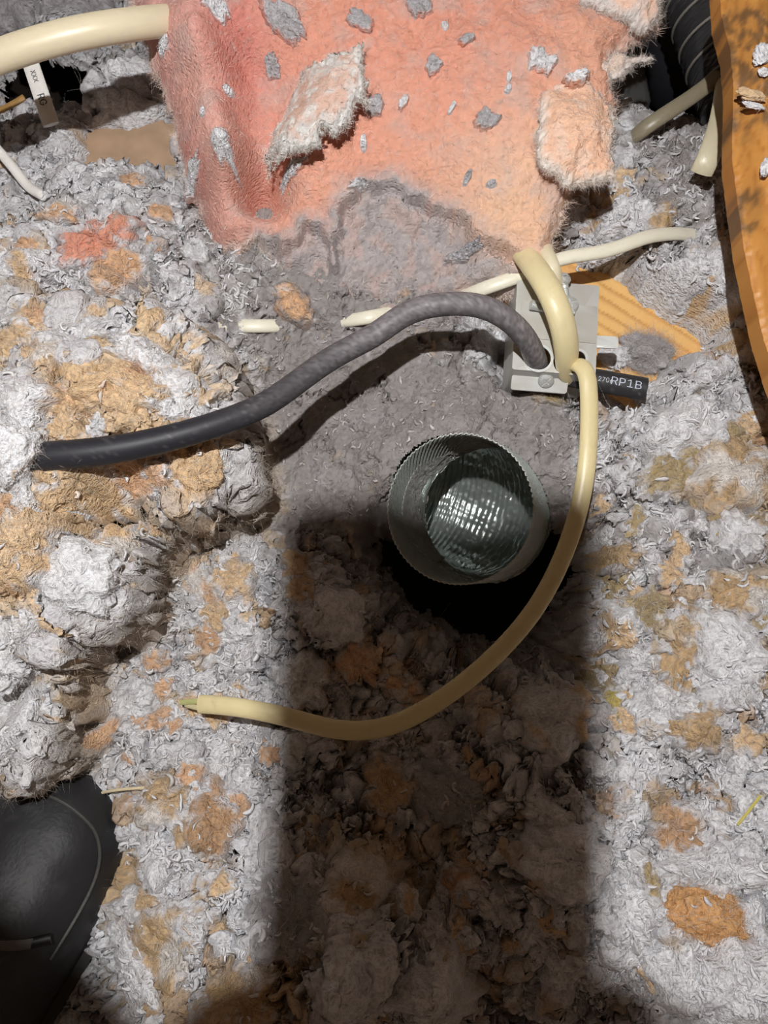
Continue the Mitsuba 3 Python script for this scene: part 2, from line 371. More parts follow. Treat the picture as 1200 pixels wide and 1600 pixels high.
def lump_pile(q, cell, seed, stretch, rad=.85, k=6, soft=False):
    """overlapping oval lumps of random turn and height: (height 0 to 1, winner's random numbers, vector from its middle)"""
    rng = np.random.default_rng(seed)
    lo, hi = q.min(0) - 2 * cell, q.max(0) + 2 * cell
    n0, n1 = np.ceil((hi - lo) / cell).astype(int)
    gx, gy = np.meshgrid(np.arange(n0), np.arange(n1), indexing='ij')
    pts = lo + (np.stack([gx, gy], -1).reshape(-1, 2) + rng.random((n0 * n1, 2))) * cell
    rnd = rng.random((len(pts), 3))
    ang, st, off = rnd[:, 0] * np.pi, stretch ** (.3 + .7 * rnd[:, 1]), rnd[:, 2]
    _, ii = cKDTree(pts).query(q, k=k)
    best, win, acc = np.full(len(q), -9.0), np.zeros(len(q), int), np.zeros(len(q))
    for c in range(k):
        i = ii[:, c]
        v = q - pts[i]
        a, b = v[:, 0] * np.cos(ang[i]) + v[:, 1] * np.sin(ang[i]), -v[:, 0] * np.sin(ang[i]) + v[:, 1] * np.cos(ang[i])
        d2 = ((a / st[i]) ** 2 + (b * st[i] ** .6) ** 2) / (rad * cell * (.7 + .6 * rnd[i, 1])) ** 2
        h = np.exp(-1.1 * d2) * (.5 + .7 * off[i]) if soft else np.sqrt(np.clip(1 - d2, 0, 1)) * (.55 + .45 * off[i]) + .45 * (off[i] - .5) - .6 * (d2 > 1)
        win = np.where(h > best, i, win)
        best = np.maximum(best, h)
        acc += np.exp((7 if soft else 11) * h)
    return np.log(acc) / (7 if soft else 11) - (.15 if soft else 0), rnd[win], q - pts[win]


for cell, amp, wv, seed, k, st in ((.050, .015, .014, 30, .18, 1.5), (.024, .0145, .008, 31, .28, 1.5), (.0105, .0072, .0042, 32, .26, 1.7), (.0052, .0023, .0022, 33, .15, 1.7)):
    q = base + warp * wv + warp2 * wv * .3
    h, rnd, vec = lump_pile(q, cell, seed, st, soft=cell > .02)
    h = np.clip(h, -.35, 1.3)
    z += amp * (h - .5) * (.18 + .82 * fluff)
    lat += vec * (np.clip(h, 0, 1) * k * (.1 + .9 * fluff))[:, None]
    if cell == .0105:
        cell_rnd, cell_rnd2 = rnd[:, 0], rnd[:, 1]
    if cell == .024:
        big_rnd = rnd[:, 0]
# deep gaps between the clumps
gapn = 1 - np.abs(fbm(base * 34 + warp * .5, 2, 47)) * 3.2
z -= .020 * np.clip(gapn, 0, 1) ** 3 * sstep(-.25, .2, fbm(base * 20, 2, 48)) * (.1 + .9 * fluff)
# felted dust: shallow relief with cracks
q = base + warp * .012
f1, f2, _, _, rnd = cells(q, .034, 41)
gate = sstep(-.15, .25, fbm(base * 26, 2, 42))
crack = np.exp(-((f2 - f1) / .0016) ** 2) * gate
z -= .007 * crack * (1 - fluff) + .002 * crack * fluff
z += (1 - fluff) * (.0035 * fbm(base * 70, 3, 43) + .0012 * fbm(base * 320, 2, 44))
z += .0007 * grad_noise(base * 420, 45) + fluff * .0009 * fbm(base * 190 + warp * 2, 2, 46)


def px_mask(poly, zz, grow=0.0, noise=.006, seed=1, pts=None):
    """signed distance-like mask, positive inside, of the outline (given as the photograph shows it at height zz)"""
    pts = base if pts is None else pts
    pg = Polygon([P(a, b, zz)[:2] for a, b in poly])
    g = shapely.points(pts)
    d = shapely.distance(pg.boundary, g)
    d = np.where(shapely.contains(pg, g), d, -d)
    return d + grow + noise * fbm(pts * 80, 3, seed)


WOOD_HOLE = [(880, 405), (900, 425), (965, 428), (1015, 470), (1060, 500), (1100, 518), (1090, 552), (1040, 560), (1030, 578), (990, 566), (965, 548), (935, 560), (925, 600), (880, 610), (800, 590), (780, 560), (790, 430), (840, 400)]
wd = px_mask(WOOD_HOLE, 0.0, grow=.004, noise=.005, seed=61)
w_ = sstep(-.016, .004, wd)
z = z * (1 - w_) + np.minimum(z, -.026) * w_
for poly, zz, depth in ((([(150, 196), (268, 192), (272, 268), (205, 250), (130, 262)]), -.03, -.055),
                        ([(868, 585), (960, 580), (1035, 585), (1020, 640), (930, 640), (870, 615)], .0, -.02)):
    d = px_mask(poly, zz, noise=.009, seed=62)
    w_ = sstep(-.014, .003, d)
    z = z * (1 - w_) + np.minimum(z, depth) * w_
# dark voids: nothing of the fill there
VOID = [([(0, 25), (20, 90), (80, 95), (30, 60), (10, 0), (-30, 0), (-30, 60)], -.06), ([(5, 118), (110, 85), (200, 58), (262, 70), (262, 112), (200, 112), (165, 128), (125, 168), (90, 168), (75, 110), (50, 116), (30, 150), (0, 160)], -.05),
        ([(985, -40), (1150, -40), (1150, 120), (1110, 150), (1060, 172), (1010, 180), (970, 120)], -.06),
        ([(600, 850), (650, 930), (690, 950), (740, 975), (800, 1000), (850, 960), (880, 880), (860, 850), (740, 900)], -.06), ([(225, 835), (270, 800), (265, 845), (235, 860)], -.02)]
void = np.full(len(base), -1.0)
for poly, zz in VOID:
    void = np.maximum(void, px_mask(poly, zz, grow=.006, noise=.010, seed=63))
z = np.where(void > -.02, z - .05 * sstep(-.02, .01, void), z)

zg = gaussian_filter(z_macro.reshape(NX, NY), 3)
gx_, gy_ = np.gradient(zg, xs, ys)
slope = np.stack([-gx_.ravel(), -gy_.ravel(), np.ones(NX * NY)], 1)
slope /= np.linalg.norm(slope, axis=1, keepdims=True)
heap = px_mask([(455, 850), (600, 900), (800, 1010), (900, 1060), (930, 1250), (935, 1500), (900, 1640), (400, 1640), (430, 1300), (445, 1050)], .02, noise=.006, seed=64)
det = (z - z_macro) * (1 + .7 * sstep(-.01, .01, heap)) * (1 - .72 * np.exp(-((md + .001) / .014) ** 2))
in_hole = (wd > -.016) | (void > -.02)
vert = np.where(in_hole[:, None], np.column_stack([base + lat, z]), np.column_stack([base + lat, z_macro]) + slope * det[:, None])
# colour of the fill: white, tan glass wool in patches, grey dust and grey for shade
patch = fbm(base * 30 + warp * .5, 3, 71) * .9 + .55 * (cell_rnd - .5) + .45 * (big_rnd - .5)
tan_w = sstep(-.02, .26, patch + (tan - .54) * 1.0) * (1 - .65 * grey)
col = np.broadcast_to(WHITE, (len(base), 3)) * (1 + .10 * fbm(base * 160, 3, 72))[:, None]
soil = sstep(.35, .95, cell_rnd2 + .5 * fbm(base * 40, 2, 70)) * .42
col = col * (1 - soil)[:, None] + np.array([.46, .445, .47]) * soil[:, None]
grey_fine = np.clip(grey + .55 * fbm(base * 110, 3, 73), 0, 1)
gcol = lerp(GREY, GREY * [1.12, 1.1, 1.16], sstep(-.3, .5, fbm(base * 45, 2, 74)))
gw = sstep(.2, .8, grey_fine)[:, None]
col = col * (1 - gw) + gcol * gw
hue = [fbm(base * 26 + 7 * k, 3, 75 + k) for k in range(3)]
tcol = np.broadcast_to(TAN, (len(base), 3))
for hk, hc in zip(hue, (ORANGE, np.array([.44, .335, .225]), np.array([.66, .52, .36]))):
    w = sstep(.0, .4, hk)[:, None]
    tcol = tcol * (1 - w) + hc * w
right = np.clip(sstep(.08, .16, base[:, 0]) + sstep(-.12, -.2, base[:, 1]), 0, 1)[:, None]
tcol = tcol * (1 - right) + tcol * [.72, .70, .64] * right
tcol = tcol * (.86 + .3 * sstep(-.5, .5, fbm(base * 190, 3, 79)))[:, None]
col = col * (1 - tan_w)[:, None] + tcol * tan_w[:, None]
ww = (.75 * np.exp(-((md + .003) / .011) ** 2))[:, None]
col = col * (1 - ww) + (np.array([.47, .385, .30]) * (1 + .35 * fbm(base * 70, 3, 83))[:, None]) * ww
TERR_Z = RegularGridInterpolator((xs, ys), z.reshape(NX, NY), bounds_error=False, fill_value=0.0)
SMOOTH_Z = RegularGridInterpolator((xs, ys), gaussian_filter(z.reshape(NX, NY), 5), bounds_error=False, fill_value=0.0)
TERR_C = RegularGridInterpolator((xs, ys), col.reshape(NX, NY, 3), bounds_error=False, fill_value=.5)
TERR_G = RegularGridInterpolator((xs, ys), np.stack([grey, tan, (void > -.004) * 1.0, np.maximum(wd, 0) * 1000], -1).reshape(NX, NY, 4), bounds_error=False, fill_value=0.5)


def on_ground(px, py, guess=.02, it=6):
    """where the photograph's pixel meets the fill"""
    zz = guess
    for _ in range(it):
        zz = .5 * zz + .5 * float(SMOOTH_Z(P(px, py, zz)[:2]).ravel()[0])
    return P(px, py, zz)


# ------------------------------------------------------------------ the round duct: axis, needed to cut the fill
D_R = 0.0575
rim_c = P(716, 795, .035)
D_AX = np.array([.36, .12, -.92]); D_AX /= np.linalg.norm(D_AX)
path_d = [rim_c]
dirv = D_AX.copy()
for k in range(60):
    bend = 0 if k < 24 else .085
    dirv = dirv + bend * np.array([-.95, .30, .10])
    dirv /= np.linalg.norm(dirv)
    path_d.append(path_d[-1] + dirv * .0035)
path_d = np.array(path_d)

tri_i, tri_j = np.meshgrid(np.arange(NX - 1), np.arange(NY - 1), indexing='ij')
a0 = (tri_i * NY + tri_j).ravel()
quads = np.stack([a0, a0 + NY, a0 + NY + 1, a0 + 1], 1)
cen = vert[quads].mean(1)
dd, ii = cKDTree(path_d).query(cen)
rel = (cen - rim_c) @ D_AX
radial = np.linalg.norm(cen - rim_c - rel[:, None] * D_AX, axis=1)
inside = (dd < D_R + .001) | ((rel < .012) & (rel > -.06) & (radial < D_R - .001))
keep = ~inside & ~(void[quads].mean(1) > 0)
quads = quads[keep]
tri = np.vstack([quads[:, [0, 1, 2]], quads[:, [0, 2, 3]]])
fn = np.cross(vert[tri[:, 1]] - vert[tri[:, 0]], vert[tri[:, 2]] - vert[tri[:, 0]])
nrm = np.zeros_like(vert)
for k in range(3):
    np.add.at(nrm, tri[:, k], fn)
nrm /= np.linalg.norm(nrm, axis=1, keepdims=True) + 1e-20
zone_of = CT[ZONE_TREE.query(base + .012 * np.stack([fbm(base * 50, 2, 81), fbm(base * 50, 2, 82)], 1))[1], 5].astype(int)
FILL = {1: ('dust_layer', 'grey felted dust and lint caked around the round duct and under the black cable', 'dust'),
        2: ('insulation_mound', 'raised mound of white and tan insulation at the left under the black cable', 'insulation'),
        3: ('loose_fill', 'white shredded insulation between the left mound, the boot and the phone shadow', 'insulation'),
        4: ('loose_fill', 'white and grey shredded insulation left of the pink batt, below the thick cream cable', 'insulation'),
        5: ('loose_fill', 'shaded brownish heap of loose insulation in front of the round duct', 'insulation'),
        6: ('loose_fill', 'white and tan shredded insulation right of the hanging yellow cable', 'insulation'),
        7: ('loose_fill', 'white fluffy insulation between the bare wood and the upright timber', 'insulation')}
tz = zone_of[tri[:, 0]]
for zk, (nm, lb, ct) in FILL.items():
    f = tri[tz == zk]
    used, inv = np.unique(f, return_inverse=True)
    key = numbered(nm)
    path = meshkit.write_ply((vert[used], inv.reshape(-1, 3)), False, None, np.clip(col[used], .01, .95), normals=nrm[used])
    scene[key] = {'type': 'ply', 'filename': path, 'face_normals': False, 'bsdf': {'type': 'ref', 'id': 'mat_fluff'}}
    tag(key, lb, ct, kind='stuff')

# deck under everything, coloured near black so the gaps look shaded
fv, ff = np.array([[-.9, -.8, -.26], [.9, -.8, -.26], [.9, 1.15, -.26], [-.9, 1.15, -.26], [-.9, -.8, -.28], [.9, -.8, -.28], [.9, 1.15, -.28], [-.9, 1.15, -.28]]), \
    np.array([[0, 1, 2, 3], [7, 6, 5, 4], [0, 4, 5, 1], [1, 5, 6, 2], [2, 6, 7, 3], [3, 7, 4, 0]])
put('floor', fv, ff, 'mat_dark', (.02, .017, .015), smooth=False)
tag('floor', 'ceiling deck deep below the insulation, coloured near black to stand for shade', kind='structure')


# ------------------------------------------------------------------ sheets: batts, boards
def sheet(outline, z_at, thick_at, step, seed, rag=.004, jitter=.3):
    """a slab over an outline in x and y: top surface z_at(xy), underside lower by thick_at(xy, distance to edge). Returns vertices, triangles, xy, edge distance, number of top vertices"""
    pg = Polygon(outline)
    x0, y0, x1, y1 = pg.bounds
    gx, gy = np.arange(x0 - .01, x1 + .01, step), np.arange(y0 - .01, y1 + .01, step)
    g = np.stack(np.meshgrid(gx, gy, indexing='ij'), -1).reshape(-1, 2)
    pt = shapely.points(g)
    d = shapely.distance(pg.boundary, pt)
    d = np.where(shapely.contains(pg, pt), d, -d) + rag * fbm(g * 90, 3, seed) + rag * .6 * fbm(g * 300, 2, seed + 1)
    n0, n1 = len(gx), len(gy)
    i, j = np.meshgrid(np.arange(n0 - 1), np.arange(n1 - 1), indexing='ij')
    a = (i * n1 + j).ravel()
    q = np.stack([a, a + n1, a + n1 + 1, a + 1], 1)
    q = q[(d[q] > 0).all(1)]
    used, inv = np.unique(q, return_inverse=True)
    q = inv.reshape(-1, 4)
    g, d = g[used], d[used]
    zt = z_at(g, d)
    if rag < .001:
        near = np.nonzero(d < step * 1.6)[0]
        bp_ = shapely.line_interpolate_point(pg.boundary, shapely.line_locate_point(pg.boundary, shapely.points(g[near])))
        e0 = np.vstack([q[:, [0, 1]], q[:, [1, 2]], q[:, [2, 3]], q[:, [3, 0]]])
        _, fi, cn = np.unique(np.sort(e0, 1), axis=0, return_index=True, return_counts=True)
        onrim = np.isin(near, e0[fi[cn == 1]].ravel())
        g[near[onrim]] = shapely.get_coordinates(bp_)[onrim]
        jitter = 0
    top = np.column_stack([g + jitter * step * np.stack([grad_noise(g * 400, seed + 5), grad_noise(g * 400, seed + 6)], 1), zt])
    bot = np.column_stack([g, zt - thick_at(g, d)])
    n = len(g)
    e = np.vstack([q[:, [0, 1]], q[:, [1, 2]], q[:, [2, 3]], q[:, [3, 0]]])
    es = np.sort(e, 1)
    _, first, cnt = np.unique(es, axis=0, return_index=True, return_counts=True)
    rim = e[first[cnt == 1]]
    side = np.column_stack([rim[:, 1], rim[:, 0], rim[:, 0] + n, rim[:, 1] + n])
    quad = np.vstack([q, q[:, ::-1] + n, side])
    f = np.vstack([quad[:, [0, 1, 2]], quad[:, [0, 2, 3]]])
    return np.vstack([top, bot]), f, np.vstack([g, g]), np.concatenate([d, d]), n, rim


def edge_fibres(key, v, d, n, rim, colour_of, count, length, width, seed, top_count=0, z_up=.25, top_len=.006):
    """fringe along the edge and a little nap on top"""
    rng = np.random.default_rng(seed)
    pick = rim[rng.integers(len(rim), size=count)]
    p = v[pick[:, 0]] + np.array([0, 0, -1]) * rng.random((count, 1)) * .006
    tang = v[pick[:, 1]] - v[pick[:, 0]]
    out = np.cross(tang, [0, 0, 1.0])
    out /= np.linalg.norm(out, axis=1, keepdims=True) + 1e-9
    dirs = out + rng.normal(size=(count, 3)) * .75 + [0, 0, z_up - .2]
    clump = np.clip(.55 + .9 * fbm(p[:, :2] * 120, 2, seed + 9), .15, 1.7)
    ln = length * (.3 + rng.random(count)) * clump
    if top_count:
        t = rng.integers(n, size=top_count)
        p = np.vstack([p, v[t]])
        dirs = np.vstack([dirs, rng.normal(size=(top_count, 3)) * [1, 1, .25] + [0, 0, .28]])
        ln = np.concatenate([ln, top_len * (.3 + rng.random(top_count))])
    fv, ff, who = ribbon_fibres(p, dirs, ln, width, seed + 1, curl=.7)
    c = colour_of(p)
    c = c * (.85 + .3 * rng.random((len(p), 1)))
    put(key, fv, ff, 'mat_fibre', c[who], smooth=False)
    labels[key] = {'kind': 'stuff'}


# the pink batt
BATT_Z = .085
BATT_PX = [(185, -60), (205, 10), (225, 70), (245, 120), (262, 170), (268, 230), (290, 290), (305, 330), (350, 340), (385, 330), (405, 350), (440, 385), (480, 402), (530, 415), (580, 428), (650, 432), (700, 420), (760, 405),
           (810, 418), (850, 412), (873, 395), (878, 350), (890, 310), (905, 270), (935, 255), (945, 200), (960, 160), (955, 130), (945, 95), (975, 75), (1000, 60), (1030, 40), (1028, -60)]
batt_out = [P(a, b, BATT_Z)[:2] for a, b in BATT_PX]
BC = np.array([[*P(a, b, zz)[:2], zz] for a, b, zz in [
    (210, 40, .085), (260, 150, .075), (280, 250, .06), (320, 310, .045), (400, 340, .045), (330, 60, .12), (340, 160, .105), (370, 250, .085), (300, 60, .125), (380, 110, .085), (440, 60, .10), (450, 260, .075), (480, 340, .062), (470, 400, .045),
    (560, 300, .068), (600, 60, .105), (620, 200, .09), (700, 260, .085), (700, 330, .065), (600, 400, .045), (700, 410, .045), (800, 400, .065), (780, 300, .085), (860, 360, .075), (880, 280, .085), (880, 100, .105), (940, 200, .09), (960, 60, .1), (1020, 20, .09), (750, 80, .105), (500, -50, .11), (900, -50, .1), (398, 325, .022), (405, 345, .018), (390, 300, .045), (330, 200, .098), (300, 120, .10), (380, 200, .075), (365, 320, .055)]])
BRBF = RBFInterpolator(BC[:, :2], BC[:, 2], kernel='thin_plate_spline', smoothing=1e-5)
LEDGE = [(395, 350), (440, 372), (475, 345), (500, 345), (520, 400), (528, 330), (560, 300), (610, 290), (660, 318), (700, 330), (760, 372), (800, 395), (860, 420), (860, 440), (400, 440)]


def batt_top(g, d):
    r = BRBF(g) + .0055 * fbm(g * 26, 3, 91) + .0022 * fbm(g * 70, 3, 92) + .0007 * grad_noise(g * 300, 94)
    r -= .010 * (1 - sstep(0, .012, d))
    # the lower left edge is a torn dusty layer lying a little lower, with a rough lip
    ld = px_mask(LEDGE, .065, noise=.006, seed=93, pts=g) + .0022 * fbm(g * 260, 2, 98)
    r -= (.0065 + .005 * fbm(g * 50, 2, 97)) * sstep(-.001, .0025, ld) - .0030 * np.exp(-((ld + .002) / .003) ** 2) + .004 * np.exp(-((ld - .0030) / .0016) ** 2) * sstep(-.3, .1, fbm(g * 60, 2, 99))
    r += sstep(0, .01, ld) * (.005 * fbm(g * 75, 3, 95) + .0022 * (np.abs(grad_noise(g * 260, 96)) * 2 - .5))
    return r


def batt_colour(g):
    px_w = g[:, 0]
    left = sstep(-.04, -.16, px_w)
    low = sstep(.33, .22, g[:, 1])
    pink = lerp([.72, .325, .235], [.64, .345, .30], left)
    peach = np.array([.80, .51, .35])
    pw = np.clip(.95 * np.exp(-(((g - P(850, 330, .08)[:2]) / [.075, .065]) ** 2).sum(1)) + .35 * np.exp(-(((g - P(930, 120, .08)[:2]) / [.05, .08]) ** 2).sum(1)) + .22 * low, 0, .95) * (1 - left)
    c = pink * (1 - pw)[:, None] + peach * pw[:, None]
    red = (np.exp(-((g - P(375, 90, .09)[:2]) @ np.array([.9, .35]) / .016) ** 2) if False else np.exp(-(((g - P(375, 80, .09)[:2]) / [.022, .05]) ** 2).sum(1)))[:, None] * .6
    c = c * (1 - red) + np.array([.58, .165, .135]) * red
    vein = fbm(g * 22 + 3, 3, 101)
    c = lerp(c, [.80, .22, .18], 0).reshape(-1, 3) * (1 - .5 * sstep(.1, .5, vein) * left)[:, None] + np.array([.54, .18, .15]) * (.5 * sstep(.1, .5, vein) * left)[:, None]
    pale = sstep(.0, .5, fbm(g * 18 + 9, 3, 102)) * .35
    c = c * (1 - pale)[:, None] + np.array([.66, .44, .37]) * pale[:, None]
    ld = px_mask(LEDGE, .065, noise=.006, seed=93, pts=g)
    dust = np.clip(sstep(-.016, .004, ld) * (.8 + .5 * sstep(-.3, .3, fbm(g * 60, 3, 103))), 0, 1)
    right_edge = sstep(.02, .10, px_w)
    dust *= 1 - .55 * right_edge * (1 - sstep(0, .012, ld))
    c = c * (1 - .92 * dust)[:, None] + np.array([.40, .385, .395]) * (.92 * dust)[:, None]
    edge_dirt = np.clip(sstep(.0, .45, fbm(g * 36 + 4, 4, 104)) * .42 + sstep(.25, .5, fbm(g * 240, 2, 106)) * .3, 0, .7)
    c = c * (1 - edge_dirt)[:, None] + np.array([.52, .43, .40]) * edge_dirt[:, None]
    return c * (.95 + .12 * fbm(g * 300, 2, 105))[:, None]


bv, bf, bg, bd, bn, brim = sheet(batt_out, batt_top, lambda g, d: .004 + .034 * sstep(0, .03, d) * (.7 + .3 * fbm(g * 40, 2, 7)), .0015, 90, rag=.005)
bcol = batt_colour(bg)
rimc = sstep(.006, 0, bd)
bcol = bcol * (1 - .55 * rimc)[:, None] + np.array([.74, .66, .60]) * (.55 * rimc)[:, None]
put('fibreglass_batt__blanket', bv, bf, 'mat_batt', bcol)
tag('fibreglass_batt', 'pink torn fibreglass batt, dusted grey along its lower edge, hanging over the thin white cable', 'insulation batt')
edge_fibres('fibreglass_batt__fringe', bv, bd, bn, brim, lambda p: lerp(batt_colour(p[:, :2]), [.84, .77, .70], np.full(len(p), .65)), 13000, .0110, .00023, 111, top_count=14000, top_len=.004)
BTREE = cKDTree(bv[:bn, :2])


def batt_z(xy):
    return bv[BTREE.query(xy)[1], 2]


def on_batt(px, py):
    zz = .08
    for _ in range(5):
        zz = float(batt_z(P(px, py, zz)[:2]))
    return P(px, py, zz)


def flap(part, outline_px, lift, colour, seed, thick=.012, lab=None, fringe=2200, dome=.006, rag=.004, free=None):
    """a torn piece of the batt standing off its face"""
    zz = float(np.mean([on_batt(a, b)[2] for a, b in outline_px])) + lift
    out = [P(a, b, zz)[:2] for a, b in outline_px]
    mid = np.mean(out, 0)
    fd = np.asarray(free or (0, 0), float)
    loose = (lambda g: sstep(-.050, .012, (g - mid) @ fd)) if free else (lambda g: np.ones(len(g)))
    v, f, g, d, n, rim = sheet(out, lambda g, d: batt_z(g) + .002 + loose(g) * (.5 * (zz - batt_z(g)) + lift * .5) + dome * loose(g) * sstep(0, .02, d) + .0022 * fbm(g * 90, 3, seed + 2) + .0008 * fbm(g * 300, 2, seed + 3) - .004 * (1 - sstep(0, .006, d)), lambda g, d: thick * (.35 + .65 * sstep(0, .012, d)), .0012, seed, rag=rag)
    c = colour(g, d)
    if free:
        w = (loose(g) * sstep(.0, .004, d))[:, None] * .0 + (1 - loose(g))[:, None] ** 3 * (1 - sstep(0, .006, d))[:, None]
        c = c * (1 - w) + batt_colour(g) * w
    k = put(f'fibreglass_batt__{part}', v, f, 'mat_batt', c)
    if lab:
        labels[k] = {'label': lab}
    edge_fibres(k + '__fringe', v, d, n, rim, lambda p: np.broadcast_to([.76, .70, .65], (len(p), 3)), fringe, .006, .0002, seed + 4, top_count=fringe // 2, top_len=.003)


flap('torn_flap', [(398, 196), (432, 150), (452, 96), (470, 70), (520, 78), (566, 74), (574, 118), (566, 160), (540, 196), (510, 208), (480, 226), (445, 226), (415, 216)], .030,
     lambda g, d: lerp([.64, .43, .35], [.66, .65, .63], np.clip(sstep(.014, .003, d) * 1.1 + sstep(-.05, .3, fbm(g * 70, 3, 121)) * .8, 0, 1)), 120, free=(.75, -.65), lab='curled grey-edged scrap on the batt', fringe=3500, rag=.010)
flap('torn_flap_001', [(840, 215), (845, 160), (850, 130), (880, 110), (920, 105), (955, 135), (972, 150), (965, 200), (968, 265), (930, 275), (895, 280), (870, 268), (838, 245)], .022,
     lambda g, d: lerp([.80, .50, .35], [.76, .69, .63], np.clip(sstep(.008, .001, d) * 1.0 + .3 * sstep(.0, .5, fbm(g * 60, 2, 131)), 0, 1)), 130, free=(.1, -1), lab='peach flap lifted at the right edge of the batt', fringe=4000)
flap('torn_flap_002', [(900, 10), (960, 30), (1015, 45), (1034, 20), (1030, -40), (940, -50)], .012,
     lambda g, d: lerp([.82, .55, .42], [.66, .62, .60], np.clip(sstep(.010, .0, d) + .5 * sstep(.0, .4, fbm(g * 60, 2, 141)), 0, 1)), 140, fringe=2500)
flap('torn_flap_003', [(930, 105), (960, 82), (1000, 80), (1018, 84), (990, 95), (968, 118), (945, 125)], .004,
     lambda g, d: lerp([.78, .62, .52], [.66, .62, .60], sstep(.006, 0, d)), 150, thick=.004, fringe=1800)


# ------------------------------------------------------------------ tufts
def tuft_at(key, centre, rx, ry, rz, rot, colour, seed, sub=4, lump=.35, freq=1.6, curd=0.0, fuzz=0, fuzz_len=.005, speck=.16, second=None, mat='mat_fluff', blend=True):
    v, f = blob(rx, ry, rz, seed, sub, lump, freq, curd)
    c, s = math.cos(rot), math.sin(rot)
    v = v @ np.array([[c, s, 0], [-s, c, 0], [0, 0, 1]]) + centre
    o = seed * 1.37
    cc = np.broadcast_to(np.asarray(colour, float), v.shape) * (1 + speck * fbm(v * 170 + o, 3, seed))[:, None]
    streak = sstep(.0, .5, fbm(v * 55 + o, 3, seed + 1)) * .5
    cc = cc * (1 - streak)[:, None] + np.asarray(colour) * (np.array([.80, .78, .74]) if seed % 2 else np.array([1.12, 1.12, 1.14])) * streak[:, None]
    if second is not None:
        w = sstep(-.02, .22, fbm(v * (.9 / max(rx, ry)) + o, 3, seed + 2))
        cc = cc * (1 - w)[:, None] + np.asarray(second, float) * w[:, None]
    if blend:
        w = (1 - sstep(-.001, .0055, v[:, 2] - TERR_Z(v[:, :2]) + .003 * fbm(v * 180, 2, seed + 4)))[:, None] * .85
        cc = cc * (1 - w) + TERR_C(v[:, :2]) * w
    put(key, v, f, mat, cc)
    if fuzz:
        rng = np.random.default_rng(seed + 77)
        nn = np.asarray(trimesh.Trimesh(v, f, process=False).vertex_normals)
        ok = np.nonzero(nn[:, 2] > -.3)[0]
        pick = ok[rng.integers(len(ok), size=fuzz)]
        fv, ff, who = ribbon_fibres(v[pick] + rng.normal(size=(fuzz, 3)) * .0006, nn[pick] * .6 + rng.normal(size=(fuzz, 3)) * .75, fuzz_len * (.3 + rng.random(fuzz)), .00019, seed + 78, curl=.9, seg=2)
        fc = np.clip(cc[pick] * rng.uniform(.85, 1.3, (fuzz, 1)), 0, .9)
        k = key + '__fibres'
        put(k, fv, ff, 'mat_fibre', fc[who], smooth=False)
        labels[k] = {'kind': 'stuff'}


